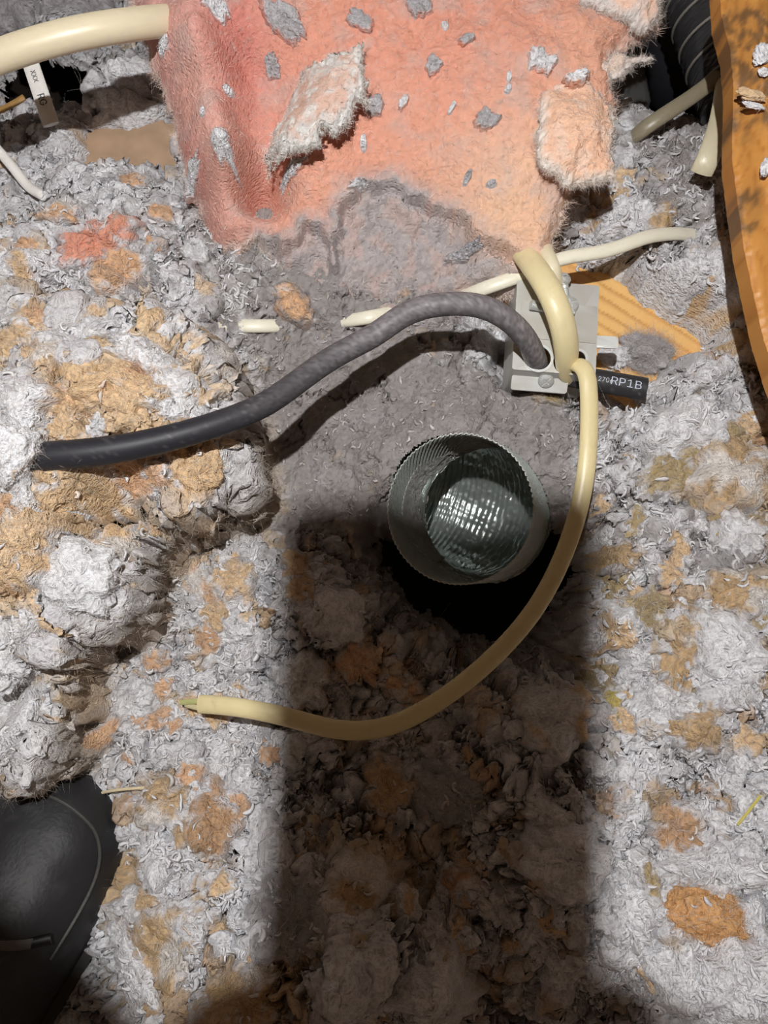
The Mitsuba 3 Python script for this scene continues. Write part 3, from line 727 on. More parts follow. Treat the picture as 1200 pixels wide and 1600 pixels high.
def patch_at(key, centre, rx, ry, h, rot, colour, seed, white, ground, ground_colour, fuzz, fuzz_len, second=None, lumpy=1.0, rag=.5, speckle=True):
    """a tuft lying draped on what is under it, thinning out to a ragged edge"""
    NR, NA = (24, 60) if max(rx, ry) > .011 else (13, 36)
    rng = np.random.default_rng(seed)
    o = rng.random(2) * 60
    th_ = np.arange(NA) * 2 * np.pi / NA
    edge = 1 + rag * (fbm(np.column_stack([np.cos(th_), np.sin(th_)]) * 1.1 + o, 2, seed) + .36 * grad_noise(np.column_stack([np.cos(th_), np.sin(th_)]) * 3.2 + o, seed + 1) + .12 * grad_noise(np.column_stack([np.cos(th_), np.sin(th_)]) * 8 + o, seed + 2))
    tr = np.linspace(0, 1, NR + 1)[1:]
    TR, TA = np.meshgrid(tr, th_, indexing='ij')
    rad = TR * edge[None]
    c, s_ = math.cos(rot), math.sin(rot)
    loc = np.stack([rad * np.cos(TA) * rx, rad * np.sin(TA) * ry], -1).reshape(-1, 2)
    loc = np.vstack([[[0, 0]], loc])
    tq = np.concatenate([[0], TR.ravel()])
    xy_ = loc @ np.array([[c, s_], [-s_, c]]) + centre[:2]
    wq = np.stack([fbm(xy_ * 95 + o, 2, seed + 3), fbm(xy_ * 95 + o, 2, seed + 4)], 1)
    dome = (1 - tq ** 3.2) ** .75
    hp, r1, vec = lump_pile(xy_ + wq * .005, max(.0068, min(rx, ry) * .45), seed + 5, 1.6, soft=True)
    hp2, r2, _ = lump_pile(xy_ + wq * .003, .0036, seed + 6, 1.6)
    hp, hp2 = np.clip(hp, -.3, 1.3), np.clip(hp2, -.3, 1.3)
    amp = min(.011, .55 * min(rx, ry)) * lumpy
    zz_ = ground(xy_) + h * dome + (amp * (hp - .55) + .0018 * (hp2 - .5) * lumpy) * (.25 + .75 * np.clip(dome * 1.6, 0, 1)) + .0012 - .006 * sstep(.86, 1, tq)
    top = np.column_stack([xy_ + vec * .18 * (np.clip(hp, 0, 1) * dome)[:, None], zz_])
    bot = np.column_stack([xy_, ground(xy_) - .007])
    n_ = len(top)
    j = np.arange(NA)
    fan = np.stack([np.zeros(NA, int), 1 + j, 1 + (j + 1) % NA], 1)
    i_, j_ = np.meshgrid(np.arange(NR - 1), np.arange(NA), indexing='ij')
    qd = np.stack([1 + i_ * NA + j_, 1 + (i_ + 1) * NA + j_, 1 + (i_ + 1) * NA + (j_ + 1) % NA, 1 + i_ * NA + (j_ + 1) % NA], -1).reshape(-1, 4)
    ft = np.vstack([fan, qd[:, [0, 1, 2]], qd[:, [0, 2, 3]]])
    lastr = 1 + (NR - 1) * NA + j
    nx_ = np.roll(lastr, -1)
    # underside: only its rim and its middle
    v = np.vstack([top, bot[lastr], bot[:1]])
    rimb = n_ + j
    nrb = np.roll(rimb, -1)
    f = np.vstack([ft, np.stack([lastr, rimb, nrb], 1), np.stack([lastr, nrb, nx_], 1), np.stack([rimb, np.full(NA, n_ + NA), nrb], 1)])
    colour = np.asarray(colour, float)
    cc = np.broadcast_to(colour, (n_, 3)) * (1 + .16 * fbm(xy_ * 190 + o, 3, seed + 7) + .14 * (r1[:, 1] - .5))[:, None]
    if white and speckle:
        w = (sstep(.55, 1.0, r1[:, 0] + .5 * fbm(xy_ * 60 + o, 2, seed + 8)) * .5)[:, None]
        cc = cc * (1 - w) + np.array([.47, .455, .475]) * w
    elif not white:
        w = (sstep(-.1, .4, fbm(xy_ * 42 + o, 3, seed + 8)) * .65)[:, None]
        cc = cc * (1 - w) + colour * ([.70, .72, .76] if seed % 2 else [1.10, 1.16, 1.30]) * w
        w = (sstep(.28, .5, fbm(xy_ * 60 + o * 2, 3, seed + 9)) * .7)[:, None]
        cc = cc * (1 - w) + WHITE * .93 * w
    if second is not None:
        w = sstep(-.02, .22, fbm(loc * (.9 / max(rx, ry)) + o, 3, seed + 2))[:, None]
        cc = cc * (1 - w) + np.asarray(second, float) * w
    w = (sstep(.72 if white else .55, 1.0, tq + (.35 if white else .55) * fbm(xy_ * 110 + o, 3, seed + 10)))[:, None]
    cc = cc * (1 - w) + ground_colour(xy_) * w
    cv = np.vstack([cc, cc[lastr], cc[:1]])
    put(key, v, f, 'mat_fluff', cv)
    if fuzz:
        pk = rng.integers(n_, size=fuzz * 2)
        pk = pk[(tq[pk] > rng.random(len(pk)) * .9)][:fuzz]
        nf = len(pk)
        outd = np.column_stack([loc[pk] @ np.array([[c, s_], [-s_, c]]), np.zeros(nf)])
        outd = outd / (np.linalg.norm(outd, axis=1, keepdims=True) + 1e-9)
        fv, ff, who = ribbon_fibres(top[pk] + rng.normal(size=(nf, 3)) * .0008, outd * (tq[pk] ** 3)[:, None] * .8 + rng.normal(size=(nf, 3)) * [.8, .8, .3] + [0, 0, .3], fuzz_len * (.3 + rng.random(nf)), .00018, seed + 78, curl=.9, seg=2)
        fc = np.clip(np.where(tq[pk][:, None] > .8, colour, cc[pk]) * rng.uniform(.85, 1.3, (nf, 1)), 0, .9)
        put(key + '__fibres', fv, ff, 'mat_fibre', fc[who], smooth=False)
        labels[key + '__fibres'] = {'kind': 'stuff'}


CLUMP = np.array([.735, .742, .77])
DUST = np.array([.33, .318, .33])
# px, py, half size in px across and along, height share, turn in degrees, kind, height of the centre above the fill, label
NOTABLE = [
    (130, 905, 60, 56, .7, 0, 'white', .012, 'big pale white clump of fluff at the edge of the left mound'),
    (115, 965, 48, 24, .7, 10, 'tan', .006, 'tan tuft below the big pale white clump on the left mound'),
    (160, 390, 62, 40, .6, 35, 'red', .008, 'reddish orange tuft of fibreglass above the left mound'),
    (190, 430, 46, 34, .6, 20, 'orange', .006, 'orange tuft just below the reddish one above the left mound'),
    (100, 338, 32, 24, .5, 10, 'orange', .004, 'small square orange tuft near the thin white wire at upper left'),
    (130, 530, 64, 30, .6, 8, 'white', .006, 'long white clump on top of the left mound'),
    (225, 555, 50, 26, .6, -20, 'white', .006, 'white clump on the upper right of the left mound'),
    (92, 562, 42, 34, .5, 0, 'tan', .004, 'tan tuft under the long white clump on the left mound'),
    (205, 620, 74, 40, .5, 5, 'tan', .004, 'broad tan tuft in the middle of the left mound above the black cable'),
    (285, 600, 45, 28, .5, -20, 'white', .006, 'white tuft at the right shoulder of the left mound'),
    (300, 640, 46, 22, .5, 10, 'white', .004, 'white tuft just above the black cable on the left mound'),
    (30, 640, 60, 56, .5, 40, 'white', .006, 'large streaky white clump at the left edge above the black cable'),
    (315, 735, 34, 34, .7, 0, 'tan', .008, 'round tan ball under the black cable at the right end of the mound'),
    (368, 735, 26, 36, .6, 35, 'white', .004, 'white clump hanging at the right tip of the left mound'),
    (225, 750, 48, 34, .5, 0, 'orange', .002, 'orange tuft under the black cable'),
    (155, 770, 45, 40, .5, 0, 'tan', .002, 'tan tuft below the left end of the black cable'),
    (12, 714, 46, 50, .8, 0, 'white', .032, 'white clump over the left end of the black cable'),
    (45, 790, 20, 30, .5, 20, 'white', .006, 'small white curl below the left end of the black cable'),
    (40, 860, 46, 66, .6, -15, 'tan', .006, 'large folded tan tuft at the left edge below the cable'),
    (185, 855, 38, 40, .6, 10, 'tan', .002, 'tan tuft right above the big pale white clump'),
    (30, 430, 48, 40, .6, 20, 'white', .006, 'white clump at the left edge above the mound'),
    (15, 465, 40, 32, .5, 0, 'tan', .004, 'pale tan tuft at the left edge at the top of the mound'),
    (280, 820, 20, 38, .5, -30, 'white', .004, 'white shred hanging from the mound above the dark gap'),
    (15, 1010, 44, 60, .7, 0, 'white', .008, 'tall white clump at the left edge above the boot'),
    (55, 985, 28, 34, .6, 20, 'white', .002, 'small pale lump beside the tall white clump above the boot'),
    (25, 1130, 50, 56, .6, 10, 'white', .006, 'white clump at the left edge straight above the boot'),
    (40, 1200, 26, 34, .7, 0, 'white', .006, 'white tuft hanging over the toe of the boot'),
    (165, 1150, 42, 14, .6, 45, 'orange', .002, 'brownish pink shred above the boot toe'),
    (255, 1255, 48, 40, .5, 10, 'tan', .004, 'tan tuft right of the boot toe'),
    (335, 1285, 40, 54, .5, 5, 'orange', .004, 'orange tuft between the boot and the shadow'),
    (240, 1340, 40, 44, .5, 20, 'white', .002, 'white clump touching the right side of the boot'),
    (232, 1355, 32, 24, .6, 0, 'tan', .006, 'fuzzy tan patch lying on the clump beside the boot'),
    (215, 1410, 52, 24, .5, 15, 'white', .004, 'long white clump at the middle of the boot side'),
    (290, 1460, 34, 42, .4, -40, 'white', .004, 'white flake right of the boot'),
    (265, 1470, 64, 60, .35, 20, 'tan', -.002, 'broad brown tan tuft right of the boot'),
    (210, 1510, 34, 70, .5, 35, 'white', .006, 'ropy white clump along the lower right of the boot'),
    (365, 1575, 90, 48, .5, 25, 'tan', .006, 'large blurred tan lump at the bottom edge right of the boot'),
    (320, 920, 18, 46, .5, 25, 'orange', .002, 'thin orange shred left of the shadow below the mound'),
    (365, 905, 36, 34, .5, 0, 'tan', .002, 'tan tuft at the corner of the shadow left of the duct'),
    (245, 1035, 26, 20, .5, 0, 'orange', .002, 'small orange tuft above the cut end of the yellow cable'),
    (525, 965, 44, 48, .7, 15, 'white', .012, 'round white clump in the shadow left of the duct hole'),
    (478, 1062, 40, 42, .6, 25, 'white', .012, 'flat white clump in the shadow near the yellow cable'),
    (560, 1035, 36, 40, .6, 15, 'orange', .006, 'rusty tuft in the shadow right of the flat white clump'),
    (625, 1070, 34, 26, .6, 0, 'orange', .004, 'small rusty tuft in the shadow just above the yellow cable'),
    (860, 1110, 60, 60, .6, 40, 'white', .010, 'large greyish clump at the right edge of the shadow below the cable'),
    (800, 1040, 50, 34, .6, -30, 'grey', .006, 'grey clump behind the yellow cable at the foot of the hole'),
    (880, 1340, 66, 60, .6, 10, 'white', .012, 'large pale clump at the right of the shaded heap'),
    (855, 1275, 38, 26, .6, -20, 'white', .010, 'small pale clump above the large one at the right of the shaded heap'),
    (605, 1225, 40, 46, .6, 30, 'tan', .006, 'brown curled tuft at the top of the shaded heap'),
    (565, 1370, 66, 50, .6, 30, 'tan', .006, 'broad olive brown tuft in the middle of the shaded heap'),
    (630, 1405, 24, 28, .8, 0, 'white', .014, 'small pale nugget in the middle of the shaded heap'),
    (700, 1240, 70, 44, .5, -10, 'grey', .004, 'dark grey tuft in the upper right of the shaded heap'),
    (540, 1530, 46, 66, .6, -10, 'white', .010, 'pale upright clump at the bottom of the picture left of centre'),
    (680, 1555, 78, 70, .6, 10, 'white', .008, 'large pale clump at the bottom of the picture right of centre'),
    (460, 1420, 60, 66, .5, 0, 'grey', .004, 'grey tuft at the lower left border of the shadow'),
    (720, 1380, 46, 26, .5, -25, 'orange', .006, 'brown strip of tuft right of the nugget in the shaded heap'),
    (860, 625, 38, 20, .5, 0, 'olive', .006, 'olive brown tuft below the metal box'),
    (998, 564, 32, 26, .75, 0, 'grey', .020, 'grey fuzzy clump above the cut black cable stub'),
    (955, 566, 26, 18, .75, 0, 'white', .018, 'white clump on the bare wood beside the metal box'),
    (1075, 665, 80, 48, .3, 15, 'white', .004, 'broad white flake right of the black cable stub'),
    (1060, 600, 60, 34, .35, 10, 'white', .004, 'white clump right above the broad flake and beside the stub'),
    (1140, 745, 68, 56, .4, 10, 'tan', .003, 'broad tan tuft at the right edge'),
    (1045, 740, 62, 34, .4, 20, 'olive', .002, 'olive tan tuft below the broad white flake'),
    (960, 875, 30, 28, .5, 0, 'tan', .005, 'tan tuft right of the duct beside the yellow cable'),
    (1060, 1025, 32, 76, .4, -22, 'tan', .004, 'long tan strip standing diagonally in the white fill at right'),
    (1130, 1010, 52, 60, .5, 25, 'white', .006, 'large white clump right of the long tan strip'),
    (1145, 1070, 36, 40, .5, 0, 'white', .006, 'white clump under the large one right of the tan strip'),
    (958, 1095, 14, 34, .3, 10, 'yellow', .003, 'mustard yellow scrap in the white fill at right of the shadow'),
    (950, 985, 44, 40, .5, 0, 'white', .006, 'white clump at the upper right border of the shadow'),
    (1000, 1030, 30, 26, .5, 0, 'white', .006, 'white clump above the mustard yellow scrap'),
    (1045, 1095, 34, 30, .5, 0, 'white', .006, 'white clump just right of the mustard yellow scrap'),
    (1085, 1140, 44, 34, .5, -20, 'tan', .002, 'brown tuft in the hollow at lower right'),
    (1102, 1428, 58, 38, .75, -18, 'orange', .010, 'oval orange lump in the white fill at lower right'),
    (1110, 1360, 84, 34, .5, 10, 'white', .006, 'long white clump above the oval orange lump'),
    (1050, 1290, 44, 34, .5, -10, 'orange', .002, 'brownish orange tuft above the white clump at lower right'),
    (1008, 1375, 20, 32, .5, 0, 'olive', .002, 'olive shred left of the long white clump'),
    (972, 1400, 44, 70, .5, 0, 'white', .006, 'tall white clump lit along the right border of the shadow'),
    (1150, 1530, 80, 60, .5, 0, 'white', .008, 'large blurred white clump in the lower right corner'),
    (1050, 1520, 44, 54, .6, 0, 'white', .006, 'shaded white clump left of the lower right corner'),
    (1150, 840, 34, 44, .5, 20, 'white', .005, 'white clump at the right edge beside the grey patch'),
    (1060, 860, 20, 34, .5, 0, 'white', .005, 'narrow white clump left of the grey patch'),
    (1125, 870, 44, 30, .35, 0, 'grey', .003, 'flat grey patch of dust in the white fill at right'),
    (1150, 930, 50, 40, .4, -10, 'tan', .003, 'tan tuft at the right edge below the grey patch'),
    (1010, 950, 34, 36, .4, 0, 'olive', .003, 'olive tan tuft above the long tan strip'),
    (1025, 345, 34, 22, .5, 20, 'tan', .005, 'pale tan tuft above the white cable at upper right'),
    (975, 350, 46, 34, .5, 20, 'white', .006, 'white clump right of the batt above the white cable'),
    (1130, 440, 50, 60, .4, 10, 'white', .006, 'white clump beside the upright timber'),
    (1060, 450, 50, 30, .5, -25, 'white', .006, 'white clump above the bare wood'),
    (1160, 545, 34, 30, .4, 0, 'tan', .003, 'tan tuft at the foot of the upright timber'),
    (215, 130, 34, 34, .6, 20, 'white', .012, 'white clump beside the left edge of the pink batt'),
    (205, 190, 50, 26, .6, 10, 'white', .010, 'white clump in the band of shade left of the pink batt'),
    (100, 235, 36, 24, .6, 20, 'white', .006, 'white clump right of the thin white wire'),
    (230, 245, 38, 18, .5, 0, 'white', .012, 'small white clump on the brown board'),
    (175, 275, 30, 18, .6, 10, 'white', .012, 'white crumb at the lower edge of the brown board'),
    (760, 525, 34, 40, .5, 0, 'white', .006, 'pale shiny tuft left of the metal box'),
    (460, 478, 34, 24, .35, -30, 'orange', .002, 'faded orange patch in the grey dust above the black cable'),
    (120, 10, 60, 26, .6, 5, 'grey', .008, 'grey clump above the thick cream cable'),
    (30, 20, 40, 40, .6, 0, 'grey', .008, 'grey clump at the upper left corner'),
]
KCOL = {'white': CLUMP, 'tan': TAN * 1.04, 'orange': ORANGE, 'red': np.array([.68, .30, .20]), 'grey': DUST, 'olive': np.array([.42, .32, .17]), 'yellow': np.array([.58, .47, .14])}
KNAME = {'white': 'fluff_clump', 'tan': 'fibreglass_tuft', 'orange': 'fibreglass_tuft', 'red': 'fibreglass_tuft', 'grey': 'dust_clump', 'olive': 'fibreglass_tuft', 'yellow': 'fibreglass_tuft'}
KCAT = {'fluff_clump': 'insulation clump', 'fibreglass_tuft': 'insulation tuft', 'dust_clump': 'dust clump'}
for i, (px, py, rx, ry, hs, turn, kind, lift, lb) in enumerate(NOTABLE):
    c = on_ground(px, py)
    s = mm(px, py, c[2])
    a, b = rx * s, ry * s
    h = hs * min(a, b)
    c = c + [0, 0, lift - .25 * h]
    if lb.startswith('white clump over the left end'):
        c = P(px, py, .148)
    key = numbered(KNAME[kind])
    sub = 5 if max(rx, ry) > 48 else 4
    white = kind in ('white', 'grey')
    second = np.array([.70, .66, .62]) if (kind in ('tan', 'orange', 'red') and i % 3 == 1) else (TAN if kind == 'white' and i % 6 == 2 else None)
    tan_second = np.array([.70, .66, .62]) if (kind in ('tan', 'orange', 'red') and i % 3 == 1) else (TAN if kind == 'white' and i % 6 == 2 else None)
    if hs >= .7:
        tuft_at(key, c, a, b, h, math.radians(turn), np.array([.45, .43, .435]) if (px, py) == (998, 564) else KCOL[kind] * ([.96, .86, .62] if lb.startswith('oval') else 1), 1000 + i * 17, 4, (.85 if (px, py) == (998, 564) else .42) if white else .5, 1.7 if white else 1.5, curd=.26 if white else .10,
                fuzz=int((5.0 if (px, py) == (998, 564) else 1.0) * rx * ry) + 60, fuzz_len=(.009 if (px, py) == (998, 564) else .0035) if white else .0055, second=tan_second)
    else:
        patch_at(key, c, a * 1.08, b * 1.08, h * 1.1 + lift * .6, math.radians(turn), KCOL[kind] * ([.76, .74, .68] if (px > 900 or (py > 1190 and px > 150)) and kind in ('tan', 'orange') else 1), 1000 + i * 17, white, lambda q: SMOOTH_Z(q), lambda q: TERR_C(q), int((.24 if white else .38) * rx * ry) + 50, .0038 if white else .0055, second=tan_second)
    tag(key, lb, KCAT[KNAME[kind]])

# clumps hanging on the steep edge of the mound
FACE = [(378, 690, 15, 14, 'grey'), (396, 652, 12, 13, 'white'), (345, 772, 15, 14, 'tan'), (296, 796, 16, 14, 'white'), (250, 822, 15, 18, 'tan'), (226, 880, 14, 16, 'white'), (205, 935, 16, 14, 'tan'),
        (165, 992, 16, 13, 'white'), (118, 1018, 14, 15, 'tan'), (92, 1070, 15, 16, 'white'), (84, 1125, 14, 18, 'tan'), (70, 1180, 15, 16, 'white')]
FACED = []
for i, (px, py, rx, ry, kind) in enumerate(FACE):
    c = on_ground(px, py)
    s = mm(px, py, c[2])
    key = numbered(KNAME[kind])
    tuft_at(key, c + [0, 0, .003], rx * s, ry * s, min(rx, ry) * s * .9, i * 1.3, KCOL[kind] * (.9 if kind == 'tan' else 1), 3000 + i * 19, 4, .5, 1.5, curd=.22 if kind != 'tan' else .1, fuzz=800, fuzz_len=.006, second=np.array([.55, .5, .46]) if i % 2 else None)
    word = {'white': 'white fluff clump', 'tan': 'tan fibreglass tuft', 'grey': 'grey dust clump'}[kind]
    FACED.append((key, px, py, f'small {word} on the steep edge', KCAT[KNAME[kind]], f'{word}s on the edge of the left mound'))
    labels[key] = {}

# smaller tufts; each is named by the landmark nearest to it
SMALL = FACED
LANDMARKS = [((715, 795), 'rim of the round duct'), ((300, 1100), 'cut end of the yellow cable'), ((110, 1230), 'boot toe'), ((180, 1450), 'side of the boot'), ((865, 510), 'metal box'), ((970, 600), 'printed cable stub'), ((60, 712), 'left black cable end'),
             ((260, 685), 'black cable on the mound'), ((590, 1140), 'bend of the yellow cable'), ((915, 700), 'straight yellow cable'), ((830, 960), 'yellow cable under the duct'), ((1100, 1425), 'oval orange lump'), ((1060, 1025), 'long tan strip'),
             ((130, 905), 'big pale mound clump'), ((160, 390), 'reddish tuft'), ((1190, 540), 'foot of the upright timber'), ((1000, 490), 'bare wood'), ((210, 230), 'brown board'), ((958, 1095), 'mustard yellow scrap'), ((560, 1035), 'rusty tuft in the shadow'),
             ((315, 735), 'round tan ball'), ((540, 1530), 'pale upright bottom clump'), ((880, 1340), 'large pale heap clump'), ((605, 1225), 'curled brown tuft'), ((1140, 745), 'broad tan tuft at right'), ((40, 860), 'folded tan tuft at left'),
             ((365, 1575), 'blurred tan bottom lump'), ((335, 1285), 'orange tuft right of the boot'), ((1065, 375), 'right end of the white cable'), ((280, 300), 'lower tip of the pink batt'), ((1145, 1285), 'yellow straw'), ((700, 1380), 'brown strip of tuft in the heap')]


def name_small_ones():
    place = {}
    for key, px, py, what, cat, group in SMALL:
        (ax, ay), nm = min(LANDMARKS, key=lambda q: math.hypot(q[0][0] - px, q[0][1] - py))
        side = ('right of' if px > ax else 'left of') if abs(px - ax) > abs(py - ay) else ('below' if py > ay else 'above')
        place.setdefault((what, side, nm), []).append((math.hypot(ax - px, ay - py), key, cat, group))
    for (what, side, nm), found in place.items():
        for k, (_, key, cat, group) in enumerate(sorted(found)):
            nth = ['', 'second nearest ', 'third nearest ', 'fourth nearest ', 'fifth nearest ', 'sixth nearest ', 'seventh nearest ', 'eighth nearest ', 'ninth nearest ', 'tenth nearest '][k] if len(found) > 1 and k else ('nearest ' if len(found) > 1 else '')
            tag(key, f'{nth}{what} {side} the {nm}', cat, group)


rng = np.random.default_rng(77)
GROUPS = [
    ((560, 1060, 880, 1560), 46, ('white', 'tan', 'grey', 'tan'), 'in the shaded heap in front of the duct'),
    ((440, 1240, 600, 1580), 14, ('white', 'tan', 'grey'), 'in the lower left of the shaded heap'),
    ((920, 640, 1200, 1200), 46, ('white', 'tan', 'white', 'olive'), 'in the white fill right of the yellow cable'),
    ((940, 1200, 1200, 1600), 18, ('white', 'white', 'tan'), 'in the white fill at the lower right'),
    ((190, 900, 430, 1300), 34, ('white', 'tan', 'white', 'orange'), 'in the white fill left of the shadow'),
    ((190, 1300, 420, 1590), 16, ('white', 'tan'), 'in the fill right of the boot'),
    ((0, 470, 380, 900), 42, ('tan', 'white', 'tan', 'orange'), 'on the left mound'),
    ((40, 280, 330, 450), 24, ('white', 'grey', 'white', 'orange'), 'between the left mound and the pink batt'),
    ((930, 280, 1160, 560), 20, ('white', 'white', 'tan'), 'in the fill above and right of the bare wood'),
    ((460, 880, 640, 1060), 14, ('white', 'tan', 'grey'), 'in the shade left of the hole under the duct'),
]
for gi, ((x0, y0, x1, y1), cnt, kinds, where) in enumerate(GROUPS):
    k = 0
    for t in range(cnt * 4):
        if k >= cnt:
            break
        px, py = rng.uniform(x0, x1), rng.uniform(y0, y1)
        c = on_ground(px, py)
        gq = TERR_G(c[:2]).ravel()
        if gq[2] > .3 or gq[3] > 0 or (gq[0] > .75 and rng.random() < .8) or (px < 215 and py > 1190):
            continue
        kind = kinds[rng.integers(len(kinds))]
        s = mm(px, py, c[2])
        r = rng.uniform(9, 24) * s * (1.25 if kind != 'white' else 1)
        asp = rng.uniform(.6, 1.0)
        key = numbered(KNAME[kind])
        wk = kind in ('white', 'grey')
        patch_at(key, c, r * 1.15, r * asp * 1.15, r * asp * rng.uniform(.25, .6), rng.uniform(0, 6.28), KCOL[kind] * rng.uniform(.85, 1.04), 5000 + gi * 500 + k * 7, wk, lambda q: SMOOTH_Z(q), lambda q: TERR_C(q), 90 if wk else 160, .004)
        word = {'white': 'white', 'tan': 'tan', 'orange': 'orange', 'grey': 'grey', 'olive': 'olive tan'}[kind]
        what = {'fluff_clump': 'fluff clump', 'fibreglass_tuft': 'fibreglass tuft', 'dust_clump': 'dust clump'}[KNAME[kind]]
        SMALL.append((key, px, py, f'small {word} {what}', KCAT[KNAME[kind]], f'small {word} {what}s {where}'))
        labels[key] = {}
        k += 1
name_small_ones()


# the top of what has been laid so far, for the shreds and fibres that lie on it
TOPS = z.reshape(NX, NY).copy()
TANM = (tan_w > .5).reshape(NX, NY).astype(float)
for key in [k for k in scene if k.split('_0')[0].split('__')[0] in ('fluff_clump', 'fibreglass_tuft', 'dust_clump') and '__' not in k]:
    tvv = meshkit.WRITTEN[scene[key]['filename']][0]
    ai, bi = np.clip(np.searchsorted(xs, tvv[:, 0]), 0, NX - 1), np.clip(np.searchsorted(ys, tvv[:, 1]), 0, NY - 1)
    np.maximum.at(TOPS, (ai, bi), tvv[:, 2])
    if key.startswith('fibreglass'):
        TANM[ai, bi] = 1
TAN_AT = RegularGridInterpolator((xs, ys), gaussian_filter(TANM, 1.5), bounds_error=False, fill_value=0.0)
TOP_Z = RegularGridInterpolator((xs, ys), TOPS, bounds_error=False, fill_value=0.0)


# shreds: small curled worms of fill lying all over it
def shreds(key, n, seed, box, colour, label, size=(.005, .014), rad=(.0006, .0017), grey_max=.7, cat='insulation'):
    rng = np.random.default_rng(seed)
    V, Fc, C = [], [], []
    sides, seg = 4, 6
    at = 0
    tries = np.column_stack([rng.uniform(box[0], box[2], n * 4), rng.uniform(box[1], box[3], n * 4)])
    wpt = np.array([P(a, b, .03)[:2] for a, b in tries])
    gq = TERR_G(wpt)
    ok = (gq[:, 2] < .3) & (gq[:, 3] <= 0) & (gq[:, 0] < grey_max + .3 * rng.random(len(wpt)))
    ok &= (TAN_AT(wpt) < .15) | (rng.random(len(wpt)) < .10)
    ok &= fbm(wpt * 38, 2, seed) > -.12
    dd = np.min(np.linalg.norm(wpt[:, None] - path_d[None, :20, :2], axis=2), 1)
    ok &= dd > D_R + .004
    wpt = wpt[ok][:n]
    zz = TOP_Z(wpt)
    for (x, y), h in zip(wpt, zz):
        L, r = np.array([size[0], rad[0]]) + np.array([size[1] - size[0], rad[1] - rad[0]]) * rng.random() ** 1.6 * np.array([1, rng.uniform(.6, 1.3)])
        a, bend, tilt = rng.uniform(0, 6.28), rng.normal() * 2.6, rng.normal() * .35
        t = np.linspace(-.5, .5, seg)
        ang = a + bend * t
        st = np.stack([np.cos(ang), np.sin(ang), np.full(seg, tilt)], 1)
        path = np.cumsum(st, 0) * L / seg
        path -= path.mean(0)
        path += [x, y, h + r * .5]
        path[:, 2] += rng.normal(size=seg) * r * .5
        tt, aa, bb = frames(path)
        an = np.arange(sides) * 2 * np.pi / sides
        prof = r * np.array([.3, .85, 1.0, .95, .75, .25]) * rng.uniform(.75, 1.25, seg)
        v = path[:, None] + prof[:, None, None] * rng.uniform(.88, 1.12, (seg, sides, 1)) * (np.cos(an)[None, :, None] * aa[:, None] + np.sin(an)[None, :, None] * bb[:, None])
        v = v.reshape(-1, 3)
        i, j = np.meshgrid(np.arange(seg - 1), np.arange(sides), indexing='ij')
        q = np.stack([i * sides + j, i * sides + (j + 1) % sides, (i + 1) * sides + (j + 1) % sides, (i + 1) * sides + j], -1).reshape(-1, 4)
        f = np.vstack([q[:, [0, 1, 2]], q[:, [0, 2, 3]], [[0, s + 1, s] for s in range(1, sides - 1)]])
        V.append(v), Fc.append(f + at)
        at += len(v)
    V, Fc = np.vstack(V), np.vstack(Fc)
    base_c = TERR_C(wpt)
    w = rng.random((len(wpt), 1)) * .7 + .3
    cc = base_c * (1 - w) + np.asarray(colour) * w
    C = np.repeat(cc * rng.uniform(.85, 1.05, (len(wpt), 1)), sides * seg, axis=0)
    put(key, V, Fc, 'mat_fibre', C)
    tag(key, label, cat, kind='stuff')


shreds(numbered('insulation_shreds'), 1400, 201, (920, 560, 1210, 1610), (.74, .74, .765), 'curly white shreds strewn over the fill right of the yellow cable')
shreds(numbered('insulation_shreds'), 1080, 202, (180, 860, 450, 1600), (.73, .73, .755), 'curly white shreds strewn over the fill left of the shadow')
shreds(numbered('insulation_shreds'), 900, 203, (430, 860, 920, 1610), (.66, .63, .62), 'small shreds strewn over the shaded heap')
shreds(numbered('insulation_shreds'), 700, 204, (-10, 450, 390, 1200), (.74, .74, .75), 'white shreds strewn over the left mound')
shreds(numbered('insulation_shreds'), 760, 205, (-10, 180, 440, 470), (.76, .76, .79), 'white shreds strewn left of the pink batt')
shreds(numbered('insulation_shreds'), 660, 206, (880, 180, 1200, 570), (.73, .73, .75), 'white shreds strewn around the bare wood')
shreds(numbered('insulation_shreds'), 420, 207, (390, 410, 900, 830), (.55, .53, .52), 'pale crumbs strewn over the grey dust around the duct', size=(.003, .008), rad=(.0006, .0014), grey_max=2, cat='crumbs')


def loose_fibres(key, n, seed, box, colour, label, ln=.012, zlift=.001):
    rng = np.random.default_rng(seed)
    pts = np.column_stack([rng.uniform(box[0], box[2], n), rng.uniform(box[1], box[3], n)])
    w = np.array([P(a, b, .03)[:2] for a, b in pts])
    ok = (TERR_G(w)[:, 2] < .3) & (np.min(np.linalg.norm(w[:, None] - path_d[None, :20, :2], axis=2), 1) > D_R)
    w = w[ok]
    p = np.column_stack([w, TOP_Z(w) + zlift])
    fv, ff, who = ribbon_fibres(p, rng.normal(size=(len(p), 3)) * [1, 1, .2] + [0, 0, .3], ln * (.3 + rng.random(len(p))), .00018, seed + 1, curl=1.2, seg=2)
    c = TERR_C(w) * .4 + np.asarray(colour) * .6
    put(key, fv, ff, 'mat_fibre', c[who], smooth=False)
    tag(key, label, 'fibres', kind='stuff')


